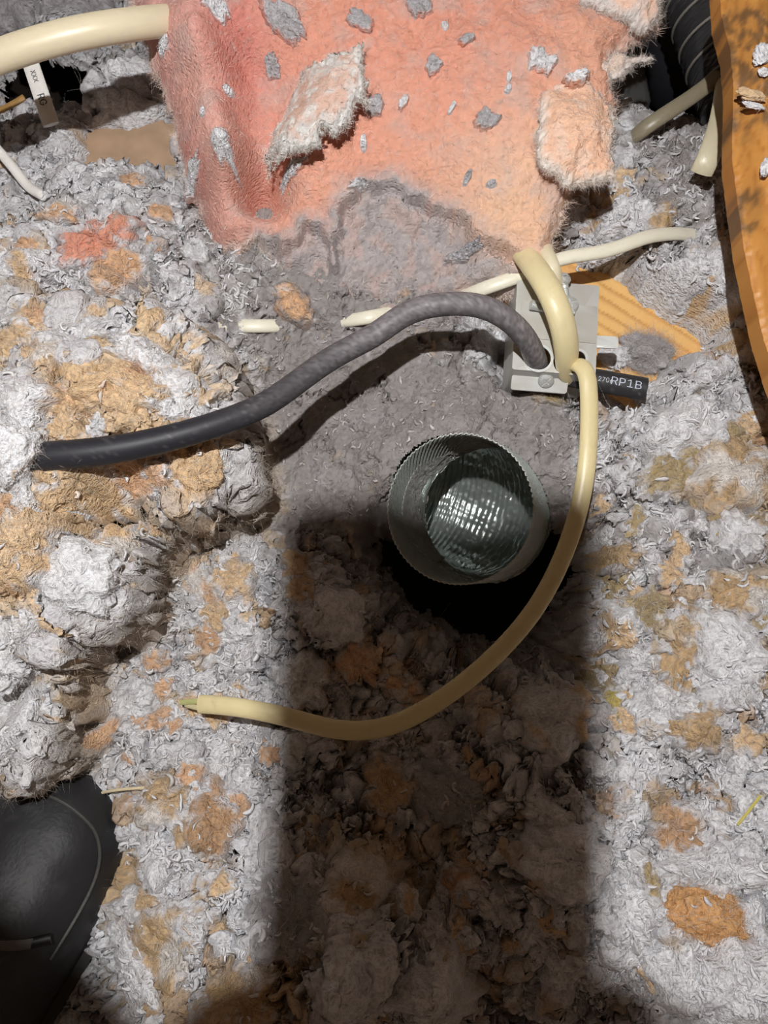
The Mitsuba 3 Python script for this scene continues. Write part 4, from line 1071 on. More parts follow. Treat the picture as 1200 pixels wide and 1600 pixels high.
loose_fibres(numbered('loose_fibres'), 11000, 301, (-10, 440, 400, 1220), (.74, .68, .60), 'fine stray fibres standing on the left mound')
loose_fibres(numbered('loose_fibres'), 12000, 302, (880, 180, 1200, 1610), (.76, .72, .68), 'fine stray fibres standing on the fill at the right')
loose_fibres(numbered('loose_fibres'), 12000, 303, (170, 840, 930, 1610), (.70, .66, .62), 'fine stray fibres standing on the fill at the bottom')
loose_fibres(numbered('loose_fibres'), 10000, 304, (-10, 0, 900, 840), (.55, .52, .50), 'fine stray fibres standing on the grey dust', ln=.008)

wall = tri[(tz == 2) | (tz == 3)]
wall = wall[np.abs(md[wall[:, 0]]) < .022]
ar = np.linalg.norm(np.cross(vert[wall[:, 1]] - vert[wall[:, 0]], vert[wall[:, 2]] - vert[wall[:, 0]]), axis=1)
rg = np.random.default_rng(311)
pk = rg.choice(len(wall), 14000, p=ar / ar.sum())
bw = rg.dirichlet((1, 1, 1), len(pk))
p_w = (vert[wall[pk]] * bw[..., None]).sum(1)
fv, ff, who = ribbon_fibres(p_w, nrm[wall[pk, 0]] + rg.normal(size=(len(pk), 3)) * .9, .006 * (.3 + rg.random(len(pk))), .00018, 312, curl=1.0, seg=3)
key = numbered('loose_fibres')
put(key, fv, ff, 'mat_fibre', (col[wall[pk, 0]] * .5 + np.array([.62, .52, .40]) * .5)[who] * .95, smooth=False)
tag(key, 'fine tan fibres along the steep edge of the left mound', 'fibres', kind='stuff')

# crumbs on the batt
CRUMBS = [(447, 38, 42, 18, -35, 'grey', 'long grey-white scrap near the top of the pink batt'), (564, 35, 22, 14, -30, 'grey', 'grey lint scrap at the top middle of the pink batt'), (760, 190, 20, 17, 0, 'grey', 'grey lint scrap in the middle of the pink batt'),
          (586, 168, 17, 15, 0, 'grey', 'round grey lint patch right of the torn scrap'), (425, 102, 12, 13, 0, 'grey', 'grey dot of lint left of the torn scrap'), (631, 160, 12, 6, 60, 'white', 'white oval flake in the middle of the pink batt'),
          (706, 170, 11, 4, 60, 'white', 'thin white flake right of the oval one'), (845, 100, 24, 20, -50, 'white', 'white clump on the right part of the pink batt'), (895, 135, 18, 8, 10, 'white', 'flat white flake on the upper edge of the peach flap'),
          (903, 182, 7, 10, 0, 'white', 'upper white speck on the peach flap'), (898, 215, 8, 6, 20, 'white', 'lower white speck on the peach flap'), (677, 105, 12, 14, 0, 'grey', 'small grey tuft at upper middle of the pink batt'),
          (728, 63, 14, 8, 20, 'grey', 'small grey smear near the top right of the pink batt'), (655, 10, 20, 20, 0, 'grey', 'grey tuft at the top edge of the pink batt'), (793, 142, 8, 5, 60, 'white', 'white speck left of the right-hand clump'), (795, 122, 4, 9, 0, 'white', 'small upright white speck beside the right-hand clump'),
          (695, 42, 6, 6, 0, 'white', 'tiny white dot near the top of the pink batt'), (568, 225, 5, 10, 0, 'white', 'small white tuft below the torn scrap'), (455, 268, 26, 9, 15, 'white', 'white shred below the torn scrap'), (345, 210, 12, 10, 30, 'white', 'white fleck low on the left fold of the batt'),
          (358, 145, 7, 8, 0, 'white', 'white drop on the left fold of the batt'), (317, 178, 5, 5, 0, 'white', 'small white dot on the left fold of the batt'), (298, 270, 22, 10, 30, 'white', 'white crumb at the lower tip of the left fold'), (365, 285, 18, 14, -40, 'white', 'white shred at the bottom of the left fold'),
          (768, 288, 8, 6, 0, 'grey', 'grey fleck near the lower right of the pink batt'), (730, 280, 5, 10, -30, 'grey', 'faint grey fleck low on the pink batt'), (255, 70, 12, 10, 60, 'white', 'white fluff on the left edge of the batt'), (338, 12, 22, 14, 0, 'white', 'white fluff at the upper left of the batt'),
          (725, 398, 26, 10, 10, 'grey', 'grey lint lump at the lower edge of the batt'), (560, 287, 16, 6, 10, 'white', 'white lint on the lip of the dusty layer')]
for i, (px, py, rx, ry, turn, kind, lb) in enumerate(CRUMBS):
    c = on_batt(px, py)
    s = mm(px, py, c[2])
    key = numbered('lint_scrap' if kind == 'grey' else 'white_flake')
    up = .010 if lb.endswith('peach flap') else .0012
    big = max(rx, ry) > 11
    patch_at(key, c, rx * s * 1.1, ry * s * 1.1, min(rx, ry) * s * (.28 if big else .5), math.radians(turn), (CLUMP * .98 if kind == 'white' else np.array([.44, .43, .45])), 9000 + i * 13, True, lambda q: batt_z(q) + up, lambda q: batt_colour(q) if big else np.broadcast_to(CLUMP, (len(q), 3)),
             int(.9 * rx * ry) if big else 12, .003, lumpy=.55 if big else .2, rag=.6 if big else .25, speckle=False)
    tag(key, lb, 'flake' if kind == 'white' else 'lint')


# ------------------------------------------------------------------ cables
def vinyl(v, st, colour, seed, dirt=.25, dirt_colour=(.30, .26, .20), freq=80):
    n = sstep(.1, .6, fbm(v * freq, 3, seed)) * dirt + sstep(.35, .6, fbm(v * 500, 2, seed + 1)) * dirt
    return np.asarray(colour) * (1 - n)[:, None] + np.asarray(dirt_colour) * n[:, None]


def cable(key, pts, ra, rb, colour, seed, n=140, sides=20, mat='mat_vinyl', dirt=.2, dirt_colour=(.30, .26, .20), wob=.0, up=(0, 0, 1)):
    path = spline([P(a, b, c) for a, b, c in pts], n)
    if wob:
        path = path + wob * np.stack([fbm(path * 40 + 5 * k, 2, seed + k) for k in range(3)], 1)
    v, f, st = sweep(path, ra, rb, sides, up)
    put(key, v, f, mat, vinyl(v, st, colour, seed, dirt, dirt_colour), smooth=50)
    return path, v, st


CREAM, YELLOW = np.array([.70, .64, .46]), np.array([.68, .585, .33])
# thick black cable
bp = spline([P(*q) for q in [(-40, 726, .126), (15, 718, .134), (60, 714, .138), (150, 706, .138), (270, 683, .132), (360, 655, .124), (420, 628, .116), (470, 593, .108), (530, 553, .10), (590, 520, .098), (640, 488, .100), (700, 475, .103), (755, 480, .10), (800, 505, .090), (828, 540, .070), (840, 575, .035)]], 220)
r = .0084 + .0017 * sstep(.45, 0, np.linspace(0, 1, 220)) + .0003 * fbm(bp * 30, 2, 400)
v, f, st = sweep(bp, r, r, 28)
du = sstep(.28, .75, st[:, 0]) * (.35 + .45 * sstep(-.4, .4, fbm(v * 1400 + 3 * grad_noise(v * 300, 404)[:, None], 2, 401)) * (.6 + .6 * sstep(-.3, .3, fbm(v * 90, 2, 403)))) + .22 * sstep(.25, .6, fbm(v * 600, 2, 402))
du *= (.5 + .5 * np.clip(np.sin(st[:, 1]), -.3, 1))
put('black_cable', v, f, 'mat_black_vinyl', np.array([.022, .022, .028]) * (1 - du)[:, None] + np.array([.30, .28, .29]) * du[:, None], smooth=50)
tag('black_cable', 'thick dusty black cable arching from the left mound into the metal box', 'cable')

yp, yv, _ = cable('yellow_cable__sheath', [(898, 577, .040), (903, 570, .058), (914, 580, .064), (920, 615, .064), (919, 700, .064), (908, 780, .060), (880, 868, .055), (840, 945, .052), (795, 1002, .052), (738, 1056, .052), (670, 1105, .052), (600, 1136, .054), (530, 1140, .054),
                                   (465, 1125, .050), (400, 1110, .045), (312, 1100, .034)], .0068, .0042, YELLOW, 410, n=240, dirt=.18, dirt_colour=(.33, .24, .12), up=(0, 0, 1))
tag('yellow_cable', 'yellow flat cable looping from the metal box around the duct', 'cable')
t = yp[-1] - yp[-2]; t /= np.linalg.norm(t)
for k, (off, ln, c) in enumerate((((0, .002, 0), .017, (.45, .46, .20)), ((0, -.003, -.001), .013, (.55, .5, .3)))):
    w = yp[-1] + np.array(off) + np.outer(np.linspace(-.004, ln, 8), t) + np.outer(np.linspace(0, 1, 8) ** 2, [0, -.002 + .004 * k, -.003])
    v, f, _ = sweep(w, .0019, .0008, 8)
    put(numbered('yellow_cable__wire_end'), v, f, 'mat_vinyl', c, smooth=40)
labels['yellow_cable__wire_end'] = {'label': 'greenish wire end'}
# dark scuffs are dirt on the sheath
for k, i0 in enumerate((122, 140)):
    pass

cable('thick_yellow_cable', [(790, 352, .03), (815, 392, .055), (838, 422, .078), (862, 462, .088), (878, 505, .083), (885, 545, .068), (884, 585, .030)], .0098, .0072, np.array([.70, .61, .36]), 420, dirt=.1)
tag('thick_yellow_cable', 'thick pale yellow cable bending from under the batt down into the metal box', 'cable')
cable('thin_cream_cable', [(840, 375, .05), (856, 398, .068), (864, 420, .072), (870, 446, .062), (871, 468, .035)], .0056, .0040, CREAM, 430, dirt=.1)
tag('thin_cream_cable', 'short thin cream cable dropping from the batt behind the thick yellow one', 'cable')
cable('white_cable', [(330, 506, .006), (370, 509, .025), (430, 509, .021), (500, 505, .004), (575, 496, .026), (640, 482, .008), (700, 470, .012), (750, 453, .042), (830, 424, .050), (880, 404, .052), (950, 391, .052), (1010, 371, .048), (1070, 366, .030), (1100, 370, .01)], .0056, .0040, np.array([.76, .73, .60]), 440, n=200, dirt=.14, dirt_colour=(.4, .38, .36))
tag('white_cable', 'thin off-white cable running under the batt edge, partly buried in grey dust', 'cable')
cable('cream_cable', [(-60, 112, .125), (0, 88, .13), (100, 57, .132), (200, 39, .122), (290, 30, .09)], .0116, .0110, np.array([.70, .62, .44]), 450, dirt=.35, dirt_colour=(.55, .53, .50))
tag('cream_cable', 'thick cream cable crossing the upper left corner into the pink batt', 'cable')
cable('white_wire', [(-30, 205, .02), (0, 238, .016), (25, 268, .012), (45, 292, .010), (65, 305, .012), (90, 330, -.01)], .0042, .0032, np.array([.74, .73, .70]), 460, dirt=.25)
tag('white_wire', 'thin white wire at the left edge dipping into the fill', 'wire')
cable('shaded_cable', [(990, 215, .015), (1025, 188, .03), (1080, 152, .03), (1130, 112, .02), (1170, 70, .0)], .0066, .0045, np.array([.24, .21, .145]), 470, dirt=.3, dirt_colour=(.3, .28, .26))  # cream cable with the shade put into its colour
tag('shaded_cable', 'cream cable coloured dim to stand for shade, rising to the coiled duct at upper right', 'cable')
cable('cut_cable', [(1140, 85, .0), (1133, 140, .03), (1125, 190, .05), (1110, 238, .058), (1096, 270, .050)], .0090, .0040, np.array([.58, .53, .38]), 480, dirt=.15)
tag('cut_cable', 'cream cable with a cut end hanging beside the upright timber', 'cable')

# stub of black cable with printing
s0, s1 = P(880, 585, .03), P(1008, 608, .032)
ax = (s1 - s0) / np.linalg.norm(s1 - s0)
L = np.linalg.norm(s1 - s0)
SR = .0090
path = s0 + np.outer(np.linspace(0, 1, 40), s1 - s0)
v, f, st = sweep(path, SR, SR, 28)
dz = .30 * sstep(.1, .6, fbm(v * 260, 3, 490)) * np.clip(np.sin(st[:, 1]) + .3, 0, 1)
put('cable_stub__sheath', v, f, 'mat_black_vinyl', np.array([.03, .03, .033]) * (1 - dz)[:, None] + np.array([.42, .40, .38]) * dz[:, None], smooth=50)
tag('cable_stub', 'cut stub of black cable printed RP1B sticking out right of the metal box', 'cable')
view = -(FWD + RIGHT * (970 - 600) / F - UP * (600 - 800) / F)
nv = view - (view @ ax) * ax; nv /= np.linalg.norm(nv)
sv = np.cross(nv, ax)


def wrap_text(text, height, along, across, squash=1.0):
    m = meshkit.text_mesh(text, height, depth=.00025)
    m = m.subdivide_to_size(.0012) if hasattr(m, 'subdivide_to_size') else m
    p = np.array(m.vertices)
    a = (p[:, 1] + across) / SR
    rr = SR + .00002 + p[:, 2]
    return s0 + np.outer(along + p[:, 0] * squash, ax) + (np.sin(a) * rr)[:, None] * sv + (np.cos(a) * rr)[:, None] * nv, np.array(m.faces)


scale = L / 128.0
v, f = wrap_text('RP1B', .0062, (950 - 880) * scale, -.0008, 1.15)
put('cable_stub__print', v, f, 'mat_dark', (.46, .50, .60), smooth=False)
v, f = wrap_text('2706', .0036, (931 - 880) * scale, .0000, .95)
put('cable_stub__print_001', v, f, 'mat_dark', (.5, .52, .56), smooth=False)

# flat white strip cable with printing at upper left
q0, q1 = P(38, 70, .01), P(80, 195, .004)
path = q0 + np.outer(np.linspace(0, 1, 24), q1 - q0)
v, f, st = sweep(path, .0072, .0022, 16)
put('printed_strip__body', v, f, 'mat_vinyl', vinyl(v, st, (.80, .79, .76), 500, .12), smooth=50)
tag('printed_strip', 'flat white cable strip with black lettering under the thick cream cable', 'cable')
d1 = (q1 - q0) / np.linalg.norm(q1 - q0)
e1 = np.cross([0, 0, 1.0], d1); e1 /= np.linalg.norm(e1)
n1 = np.cross(d1, e1)


def strip_text(text, h, along, across, part):
    m = meshkit.text_mesh(text, h, depth=.0002)
    p = np.array(m.vertices)
    v = q0 + np.outer(along + p[:, 0], d1) + np.outer(p[:, 1] + across, e1) + np.outer(.00235 + p[:, 2], n1)
    put(numbered('printed_strip__' + part), v, np.array(m.faces), 'mat_dark', (.10, .10, .11), smooth=False)


SL = np.linalg.norm(q1 - q0)
strip_text('XXX', .0042, SL * .34, -.0020, 'print')
strip_text('RG', .0062, SL * .63, -.0030, 'print')

# ------------------------------------------------------------------ wood
def wood_colour(xy, along, light, dark, seed, period=.006, knots=()):
    a = np.asarray(along, float); a = a / np.linalg.norm(a)
    u, w = xy @ a, xy @ np.array([-a[1], a[0]])
    w = w + .004 * fbm(np.column_stack([u * 9, w * 30]), 3, seed)
    ring = w.copy()
    kd = np.zeros(len(xy))
    for kx, ky, kr in knots:
        dx = np.column_stack([(xy - [kx, ky]) @ a / 1.7, (xy - [kx, ky]) @ np.array([-a[1], a[0]])])
        dist = np.linalg.norm(dx, axis=1)
        ring = ring + .9 * kr * np.exp(-(dist / (kr * 1.6)) ** 2) * np.sign(dx[:, 1] + 1e-9)
        kd = np.maximum(kd, sstep(kr * 1.25, kr * .75, dist + .35 * kr * fbm(xy * 90, 3, seed + 2)))
    ph = ring / period * (1 + .0 * u)
    saw = ph - np.floor(ph)
    line = sstep(.55, .95, saw) * (1 - sstep(.95, 1.0, saw))
    fine = .5 + .5 * fbm(np.column_stack([u * 40, w * 900]), 2, seed + 1)
    c = lerp(light, dark, np.clip(.75 * line + .25 * fine, 0, 1))
    return c, kd


KN = P(1168, 75, .16)[:2]
JOIST_DIR = P(1090, 560, 0)[:2] - P(890, 440, 0)[:2]
jd = JOIST_DIR / np.linalg.norm(JOIST_DIR)
jn = np.array([-jd[1], jd[0]])
jc = P(985, 495, 0)[:2]
out = [jc + jd * a + jn * b for a, b in ((-.19, -.062), (.13, -.062), (.13, .062), (-.19, .062))]
jv, jf, jg, jd_, jnn, _ = sheet(out, lambda g, d: -.012 - .0015 * (1 - sstep(0, .004, d)) + .0003 * fbm(g * 200, 2, 511), lambda g, d: np.full(len(g), .09), .0018, 510, rag=0.0004)
jcol, _ = wood_colour(jg, jd, [.80, .50, .19], [.50, .24, .06], 512, .0105)
redd = sstep(.0, .5, fbm(jg * 14, 2, 513)) * .35
jcol = jcol * (1 - redd)[:, None] + np.array([.70, .30, .10]) * redd[:, None]
put('wooden_joist', jv, jf, 'mat_wood', jcol, smooth=40)
tag('wooden_joist', 'bright orange bare wood of a joist showing right of the metal box', 'joist')

TZ = .15
TIMBER = [(1122, -60), (1126, 0), (1134, 50), (1141, 120), (1143, 170), (1144, 230), (1152, 290), (1163, 370), (1180, 450), (1196, 520), (1216, 580), (1240, 640), (1420, 640), (1420, -60)]
out = [P(a + (15 if a < 1400 else 0), b, TZ)[:2] for a, b in TIMBER]


def timber_top(g, d):
    px = g[:, 0]
    wane = sstep(.0, .022 + .006 * fbm(g * 18, 2, 521), d)
    h = TZ - .016 * (1 - wane) ** 1.3 + .0012 * fbm(g * 40, 3, 522) + .0006 * fbm(g * 200, 2, 523)
    k = np.linalg.norm((g - KN) / [1, 1.5], axis=1)
    return h + .006 * np.exp(-(k / .022) ** 2) + .0022 * np.exp(-(k / .03) ** 2) * fbm(g * np.array([150, 90]), 3, 524)


tv, tf, tg, td, tn, _ = sheet(out, timber_top, lambda g, d: np.full(len(g), .018), .0017, 520, rag=.0006)
tal = P(1200, 560, TZ)[:2] - P(1135, 0, TZ)[:2]
tc, kd = wood_colour(tg, tal, [.40, .185, .045], [.31, .125, .026], 525, .0062, [(KN[0], KN[1], .030), (*P(1175, 310, TZ)[:2], .010)])
bark = np.clip(kd * (.25 + 1.0 * sstep(-.2, .3, fbm(tg * np.array([190, 80]), 3, 526))), 0, 1) * .9
tc = tc * (1 - bark)[:, None] + np.array([.10, .055, .025]) * bark[:, None]
face = sstep(.018, .026, td + .004 * fbm(tg * 30, 2, 527))
tc = tc * (1.35 - .35 * face)[:, None]
put('upright_timber__wood', tv, tf, 'mat_wood', tc, smooth=40)
tag('upright_timber', 'orange brown upright timber with a dark rough knot at the upper right edge', 'timber')
for k, (px, py, a, b, lb) in enumerate(((1190, 85, 12, 18, 'upper of two white tufts near the knot of the upright timber'), (1193, 113, 8, 7, 'lower of two white tufts near the knot of the upright timber'), (1178, 165, 16, 5, 'thin white tuft below the knot of the upright timber'),
                                       (1197, 262, 8, 16, 'white tuft low on the upright timber'), (1175, 148, 20, 9, 'fuzzy tan scrap below the knot of the upright timber'))):
    c = P(px, py, TZ + .004)
    s = mm(px, py, TZ)
    key = numbered('stuck_tuft')
    tuft_at(key, c, a * s, b * s, min(a, b) * s * .6, -.3, CLUMP if k < 4 else TAN, 9700 + k * 31, 3, .5, 2, curd=.2, fuzz=30, fuzz_len=.003)
    tag(key, lb, 'tuft')

# brown board and twigs at upper left
out = [P(a, b, -.03)[:2] for a, b in [(120, 185), (285, 180), (290, 275), (120, 285)]]
v, f, g, d, n, _ = sheet(out, lambda g, d: -.034 + .0006 * fbm(g * 60, 2, 531), lambda g, d: np.full(len(g), .012), .002, 530, rag=.0006)
put('brown_board', v, f, 'mat_wood', np.array([.44, .30, .20]) * (.92 + .25 * fbm(g * 45, 3, 532))[:, None], smooth=40)
tag('brown_board', 'flat brown paper-faced board showing left of the pink batt', 'board')
path = spline([P(-15, 178, .0), P(10, 168, .006), P(38, 152, .010)], 14)
v, f, _ = sweep(path, .0030, .0022, 9)
put('wood_splinter', v, f, 'mat_wood', np.array([.34, .20, .07]) * (1 + .3 * fbm(v * 200, 2, 540))[:, None], smooth=40)
tag('wood_splinter', 'brown wood splinter at the left edge beside the printed strip', 'splinter')
for k, (p, q, c, lb) in enumerate((((1145, 1285), (1178, 1240), (.55, .48, .14), 'yellow straw in the white fill at right'), ((165, 1236), (232, 1228), (.70, .60, .40), 'pale straw above the boot toe'), ((1085, 655), (1058, 690), (.5, .42, .3), 'thin straw on the broad white flake'))):
    a, b = on_ground(*p) + [0, 0, .008], on_ground(*q) + [0, 0, .010]
    path = spline([a, (a + b) / 2 + [0, .001, .002], b], 10)
    v, f, _ = sweep(path, .0011, .0008, 6)
    key = numbered('straw')
    put(key, v, f, 'mat_wood', c, smooth=40)
    tag(key, lb, 'straw')

# ------------------------------------------------------------------ round duct
NT, NS = 360, 180
dist = np.concatenate([[0], np.cumsum(np.linalg.norm(np.diff(path_d, axis=0), axis=1))])
sN = np.linspace(0, dist[-1], NS)
pc = np.stack([np.interp(sN, dist, path_d[:, k]) for k in range(3)], 1)
tt = np.gradient(pc, axis=0); tt /= np.linalg.norm(tt, axis=1, keepdims=True)
e_a = np.cross([0, 1.0, 0], tt[0]); e_a /= np.linalg.norm(e_a)
EA, EB = [], []
for k in range(NS):
    e_a = e_a - (e_a @ tt[k]) * tt[k]; e_a /= np.linalg.norm(e_a)
    EA.append(e_a); EB.append(np.cross(tt[k], e_a))
EA, EB = np.array(EA), np.array(EB)
th = np.arange(NT) * 2 * np.pi / NT


def duct_shell(r0, s_lo, s_hi, amp, flip, th_lo=0, th_hi=None, wall=0):
    ks = np.arange(s_lo, s_hi)
    S, TH = np.meshgrid(sN[ks], th, indexing='ij')
    deep = sstep(.055, .085, S)
    crimp = np.sin(TH * 84 + S * 900)
    ring = np.sin(S * 1700 + TH * 2 + 1.2 * fbm(np.column_stack([np.cos(TH).ravel() * 4, np.sin(TH).ravel() * 4, S.ravel() * 30]), 2, 606).reshape(S.shape))
    rr = r0 + amp * ((1 - deep) * crimp + deep * 2.0 * np.tanh(2 * ring)) + .0012 * np.sin(3 * TH + 1) * sstep(.0, .06, S) + .0020 * np.sin(2 * TH + 40 * S) * deep + .0016 * deep * fbm(np.column_stack([np.cos(TH).ravel() * 7, np.sin(TH).ravel() * 7, S.ravel() * 110]), 2, 605).reshape(S.shape)
    q = pc[ks][:, None] + rr[..., None] * (np.cos(TH)[..., None] * EA[ks][:, None] + np.sin(TH)[..., None] * EB[ks][:, None])
    n = len(ks)
    i, j = np.meshgrid(np.arange(n - 1), np.arange(NT), indexing='ij')
    f = np.stack([i * NT + j, i * NT + (j + 1) % NT, (i + 1) * NT + (j + 1) % NT, (i + 1) * NT + j], -1).reshape(-1, 4)
    return q.reshape(-1, 3), (f[:, ::-1] if flip else f), S.ravel(), TH.ravel(), rr


v1, f1_, S, TH, _ = duct_shell(D_R, 0, NS, .0007, True)
v2, f2_, S2, TH2, _ = duct_shell(D_R + .0006, 0, NS // 2, .00045, False)
lip = np.stack([np.arange(NT), (np.arange(NT) + 1) % NT, (np.arange(NT) + 1) % NT + len(v1), np.arange(NT) + len(v1)], 1)
endc = len(v1) + len(v2)
vv = np.vstack([v1, v2, pc[-1:] + tt[-1] * .004])
last = (NS - 1) * NT + np.arange(NT)
ff = np.vstack([f1_, f2_, lip])
ff = np.vstack([ff[:, [0, 1, 2]], ff[:, [0, 2, 3]], np.stack([last, np.roll(last, -1), np.full(NT, endc)], 1)])
metal = np.array([.60, .65, .63])
p_ = np.column_stack([np.cos(TH) * 3, np.sin(TH) * 3, S * 40])
dw = np.clip(.35 + .5 * fbm(p_, 3, 601), 0, 1) * (.15 + .45 * sstep(.09, .03, S))
c1 = metal * (1 - dw)[:, None] + np.array([.40, .42, .40]) * dw[:, None]
dust2 = np.clip(.9 + .5 * fbm(np.column_stack([np.cos(TH2) * 3, np.sin(TH2) * 3, S2 * 60]), 3, 602), 0, 1)
c2 = np.array([.48, .50, .47]) * (1 - dust2)[:, None] + np.array([.42, .40, .37]) * dust2[:, None]
call = np.vstack([c1, c2, c1[-1:]])
deep_f = np.concatenate([S, S2 * 0, [1.0]])[ff].min(1) > .072
for part, sel, mt in (('round_duct__shell', ~deep_f, 'mat_duct_dusty'), ('round_duct__elbow', deep_f, 'mat_duct')):
    us, iv = np.unique(ff[sel], return_inverse=True)
    put(part, vv[us], iv.reshape(-1, 3), mt, call[us], smooth=True)
tag('round_duct', 'open round sheet-metal duct with a finely crimped rim, sunk in grey dust', 'duct')
# lint lying on the inner wall, torn along its deep edge
ks = np.arange(int(.034 / dist[-1] * NS), int(.115 / dist[-1] * NS))
view_th = np.linspace(0, 2 * np.pi, 361)[:-1]
S3, T3 = np.meshgrid(np.linspace(sN[ks[0]], sN[ks[-1]], 90), np.arange(420) * 2 * np.pi / 420, indexing='ij')
cdir = np.arctan2(EB[0] @ np.array([-.95, .35, 0]), EA[0] @ np.array([-.95, .35, 0]))
angd = np.abs((T3 - cdir + np.pi) % (2 * np.pi) - np.pi)
pp3 = np.column_stack([np.cos(T3).ravel() * 2.2, np.sin(T3).ravel() * 2.2, S3.ravel() * 30])
nz = fbm(pp3, 4, 611).reshape(S3.shape)
lint = (angd < 1.25 + .55 * nz) & (S3 > .030 + .012 * nz) & (S3 < .098 + .026 * nz - .010 * angd)
rr = D_R - .0002 - .0055 * (fbm(pp3 * 3, 3, 612).reshape(S3.shape) * .7 + .6) * sstep(.035, .085, S3)
cc = np.stack([np.interp(S3.ravel(), sN, pc[:, k]) for k in range(3)], 1)
ea = np.stack([np.interp(S3.ravel(), sN, EA[:, k]) for k in range(3)], 1)
eb = np.stack([np.interp(S3.ravel(), sN, EB[:, k]) for k in range(3)], 1)
lv = cc + rr.ravel()[:, None] * (np.cos(T3).ravel()[:, None] * ea + np.sin(T3).ravel()[:, None] * eb)
i, j = np.meshgrid(np.arange(89), np.arange(420), indexing='ij')
q = np.stack([i * 420 + j, i * 420 + (j + 1) % 420, (i + 1) * 420 + (j + 1) % 420, (i + 1) * 420 + j], -1).reshape(-1, 4)[:, ::-1]
q = q[lint.ravel()[q].all(1)]
used, inv = np.unique(q, return_inverse=True)
q = inv.reshape(-1, 4)
lv2 = lv[used]
ctr = cc[used]
outw = lv2 - ctr; outw /= np.linalg.norm(outw, axis=1, keepdims=True)
n_ = len(lv2)
e = np.vstack([q[:, [0, 1]], q[:, [1, 2]], q[:, [2, 3]], q[:, [3, 0]]])
_, first, cnt = np.unique(np.sort(e, 1), axis=0, return_index=True, return_counts=True)
rim = e[first[cnt == 1]]
quad = np.vstack([q, q[:, ::-1] + n_, np.column_stack([rim[:, 1], rim[:, 0], rim[:, 0] + n_, rim[:, 1] + n_])])
lvv = np.vstack([lv2, lv2 + outw * .0018])
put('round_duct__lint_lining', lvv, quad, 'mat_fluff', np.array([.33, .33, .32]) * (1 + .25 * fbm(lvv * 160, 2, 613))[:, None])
labels['round_duct__lint_lining'] = {'label': 'grey torn lint inside the duct'}

# ------------------------------------------------------------------ metal box
BT = .052
b0, b1, b2, b3 = [P(*q, BT)[:2] for q in ((803, 436), (931, 446), (926, 586), (800, 577))]
bx = (b1 - b0) / np.linalg.norm(b1 - b0)
by = (b0 - b3) / np.linalg.norm(b0 - b3)
by = by - (by @ bx) * bx; by /= np.linalg.norm(by)
BW, BL = np.linalg.norm(b1 - b0), np.linalg.norm(b0 - b3)


def box_pt(px, py, zz=BT):
    q = P(px, py, zz)[:2] - b3
    return np.array([q @ bx, q @ by])


def B(u, w, zz):
    return np.array([*(b3 + bx * u + by * w), zz])


ZDUST = np.array([.46, .45, .40])


def zinc_c(v, seed, d=.5):
    w = np.clip(d + .7 * fbm(v * 70, 3, seed), 0, 1)
    return np.array([.62, .64, .63]) * (1 - w)[:, None] + np.array([.43, .405, .35]) * w[:, None]


holes = [(box_pt(841, 560), .0098), (box_pt(886, 566), .0105), (box_pt(903, 560), .006)]
pg = shapely.box(0, 0, BW, BL).buffer(-.002).buffer(.002)
for c, r in holes[:1] + holes[1:]:
    pg = pg.difference(shapely.Point(c).buffer(r, 24))


def extrude_on_box(poly, z0, h):
    m = trimesh.creation.extrude_polygon(poly, h)
    m = m.subdivide_to_size(.020)
    p = np.array(m.vertices)
    return np.column_stack([b3[0] + p[:, 0] * bx[0] + p[:, 1] * by[0], b3[1] + p[:, 0] * bx[1] + p[:, 1] * by[1], z0 + p[:, 2]]), np.array(m.faces)


v, f = extrude_on_box(pg, BT - .0015, .0015)
put('junction_box__top_plate', v, f, 'mat_zinc', zinc_c(v, 701), smooth=30)
ring = shapely.box(0, 0, BW, BL).buffer(-.002).buffer(.002)
v, f = extrude_on_box(ring.difference(ring.buffer(-.0015)), BT - .055, .0535)
put('junction_box__walls', v, f, 'mat_zinc', zinc_c(v, 702, .25), smooth=30)
tag('junction_box', 'dusty galvanised metal junction box where the cables meet, above the duct', 'junction box')
# clamp plate, its fold, ear, screws
u0, w0 = box_pt(818, 478); u1, w1 = box_pt(925, 528)
seam = box_pt(800, 527)[1]
v, f = extrude_on_box(shapely.box(.004, seam, BW - .001, seam + .030).buffer(-.001).buffer(.001), BT, .0012)
put('junction_box__clamp_plate', v, f, 'mat_zinc', zinc_c(v, 703, .6), smooth=30)
ue, we = box_pt(931, 532)
v, f = extrude_on_box(shapely.box(BW - .002, we - .0045, BW + .0165, we + .0050).buffer(-.003).buffer(.0032), BT - .004, .0012)
v[:, 2] += (np.maximum((v[:, :2] - b3) @ bx - BW, 0)) * .10
put('junction_box__ear', v, f, 'mat_zinc', zinc_c(v, 704, .1), smooth=30)


def screw(part, px, py, zz, r, h, tilt=(0, 0, 1), slot=True, parent='junction_box'):
    prof = [(0, h), (r * .55, h), (r * .9, h * .75), (r, h * .35), (r, 0), (0, 0)]
    m = trimesh.creation.revolve([(a, b) for a, b in reversed(prof)], sections=24)
    if slot:
        sl = trimesh.creation.box((r * 1.6, r * .24, h * .8)); sl.apply_translation((0, 0, h * 1.05))
        sl2 = trimesh.creation.box((r * .24, r * 1.1, h * .8)); sl2.apply_translation((0, 0, h * 1.05))
        try:
            m = m.difference([sl, sl2], engine='manifold')
        except Exception:
            pass
    t_ = np.asarray(tilt, float); t_ /= np.linalg.norm(t_)
    m.apply_transform(trimesh.geometry.align_vectors([0, 0, 1], t_))
    v = np.array(m.vertices) + P(px, py, zz)
    key = numbered(f'{parent}__{part}')
    put(key, v, np.array(m.faces), 'mat_zinc', zinc_c(v, 710, .1), smooth=35)
    return key


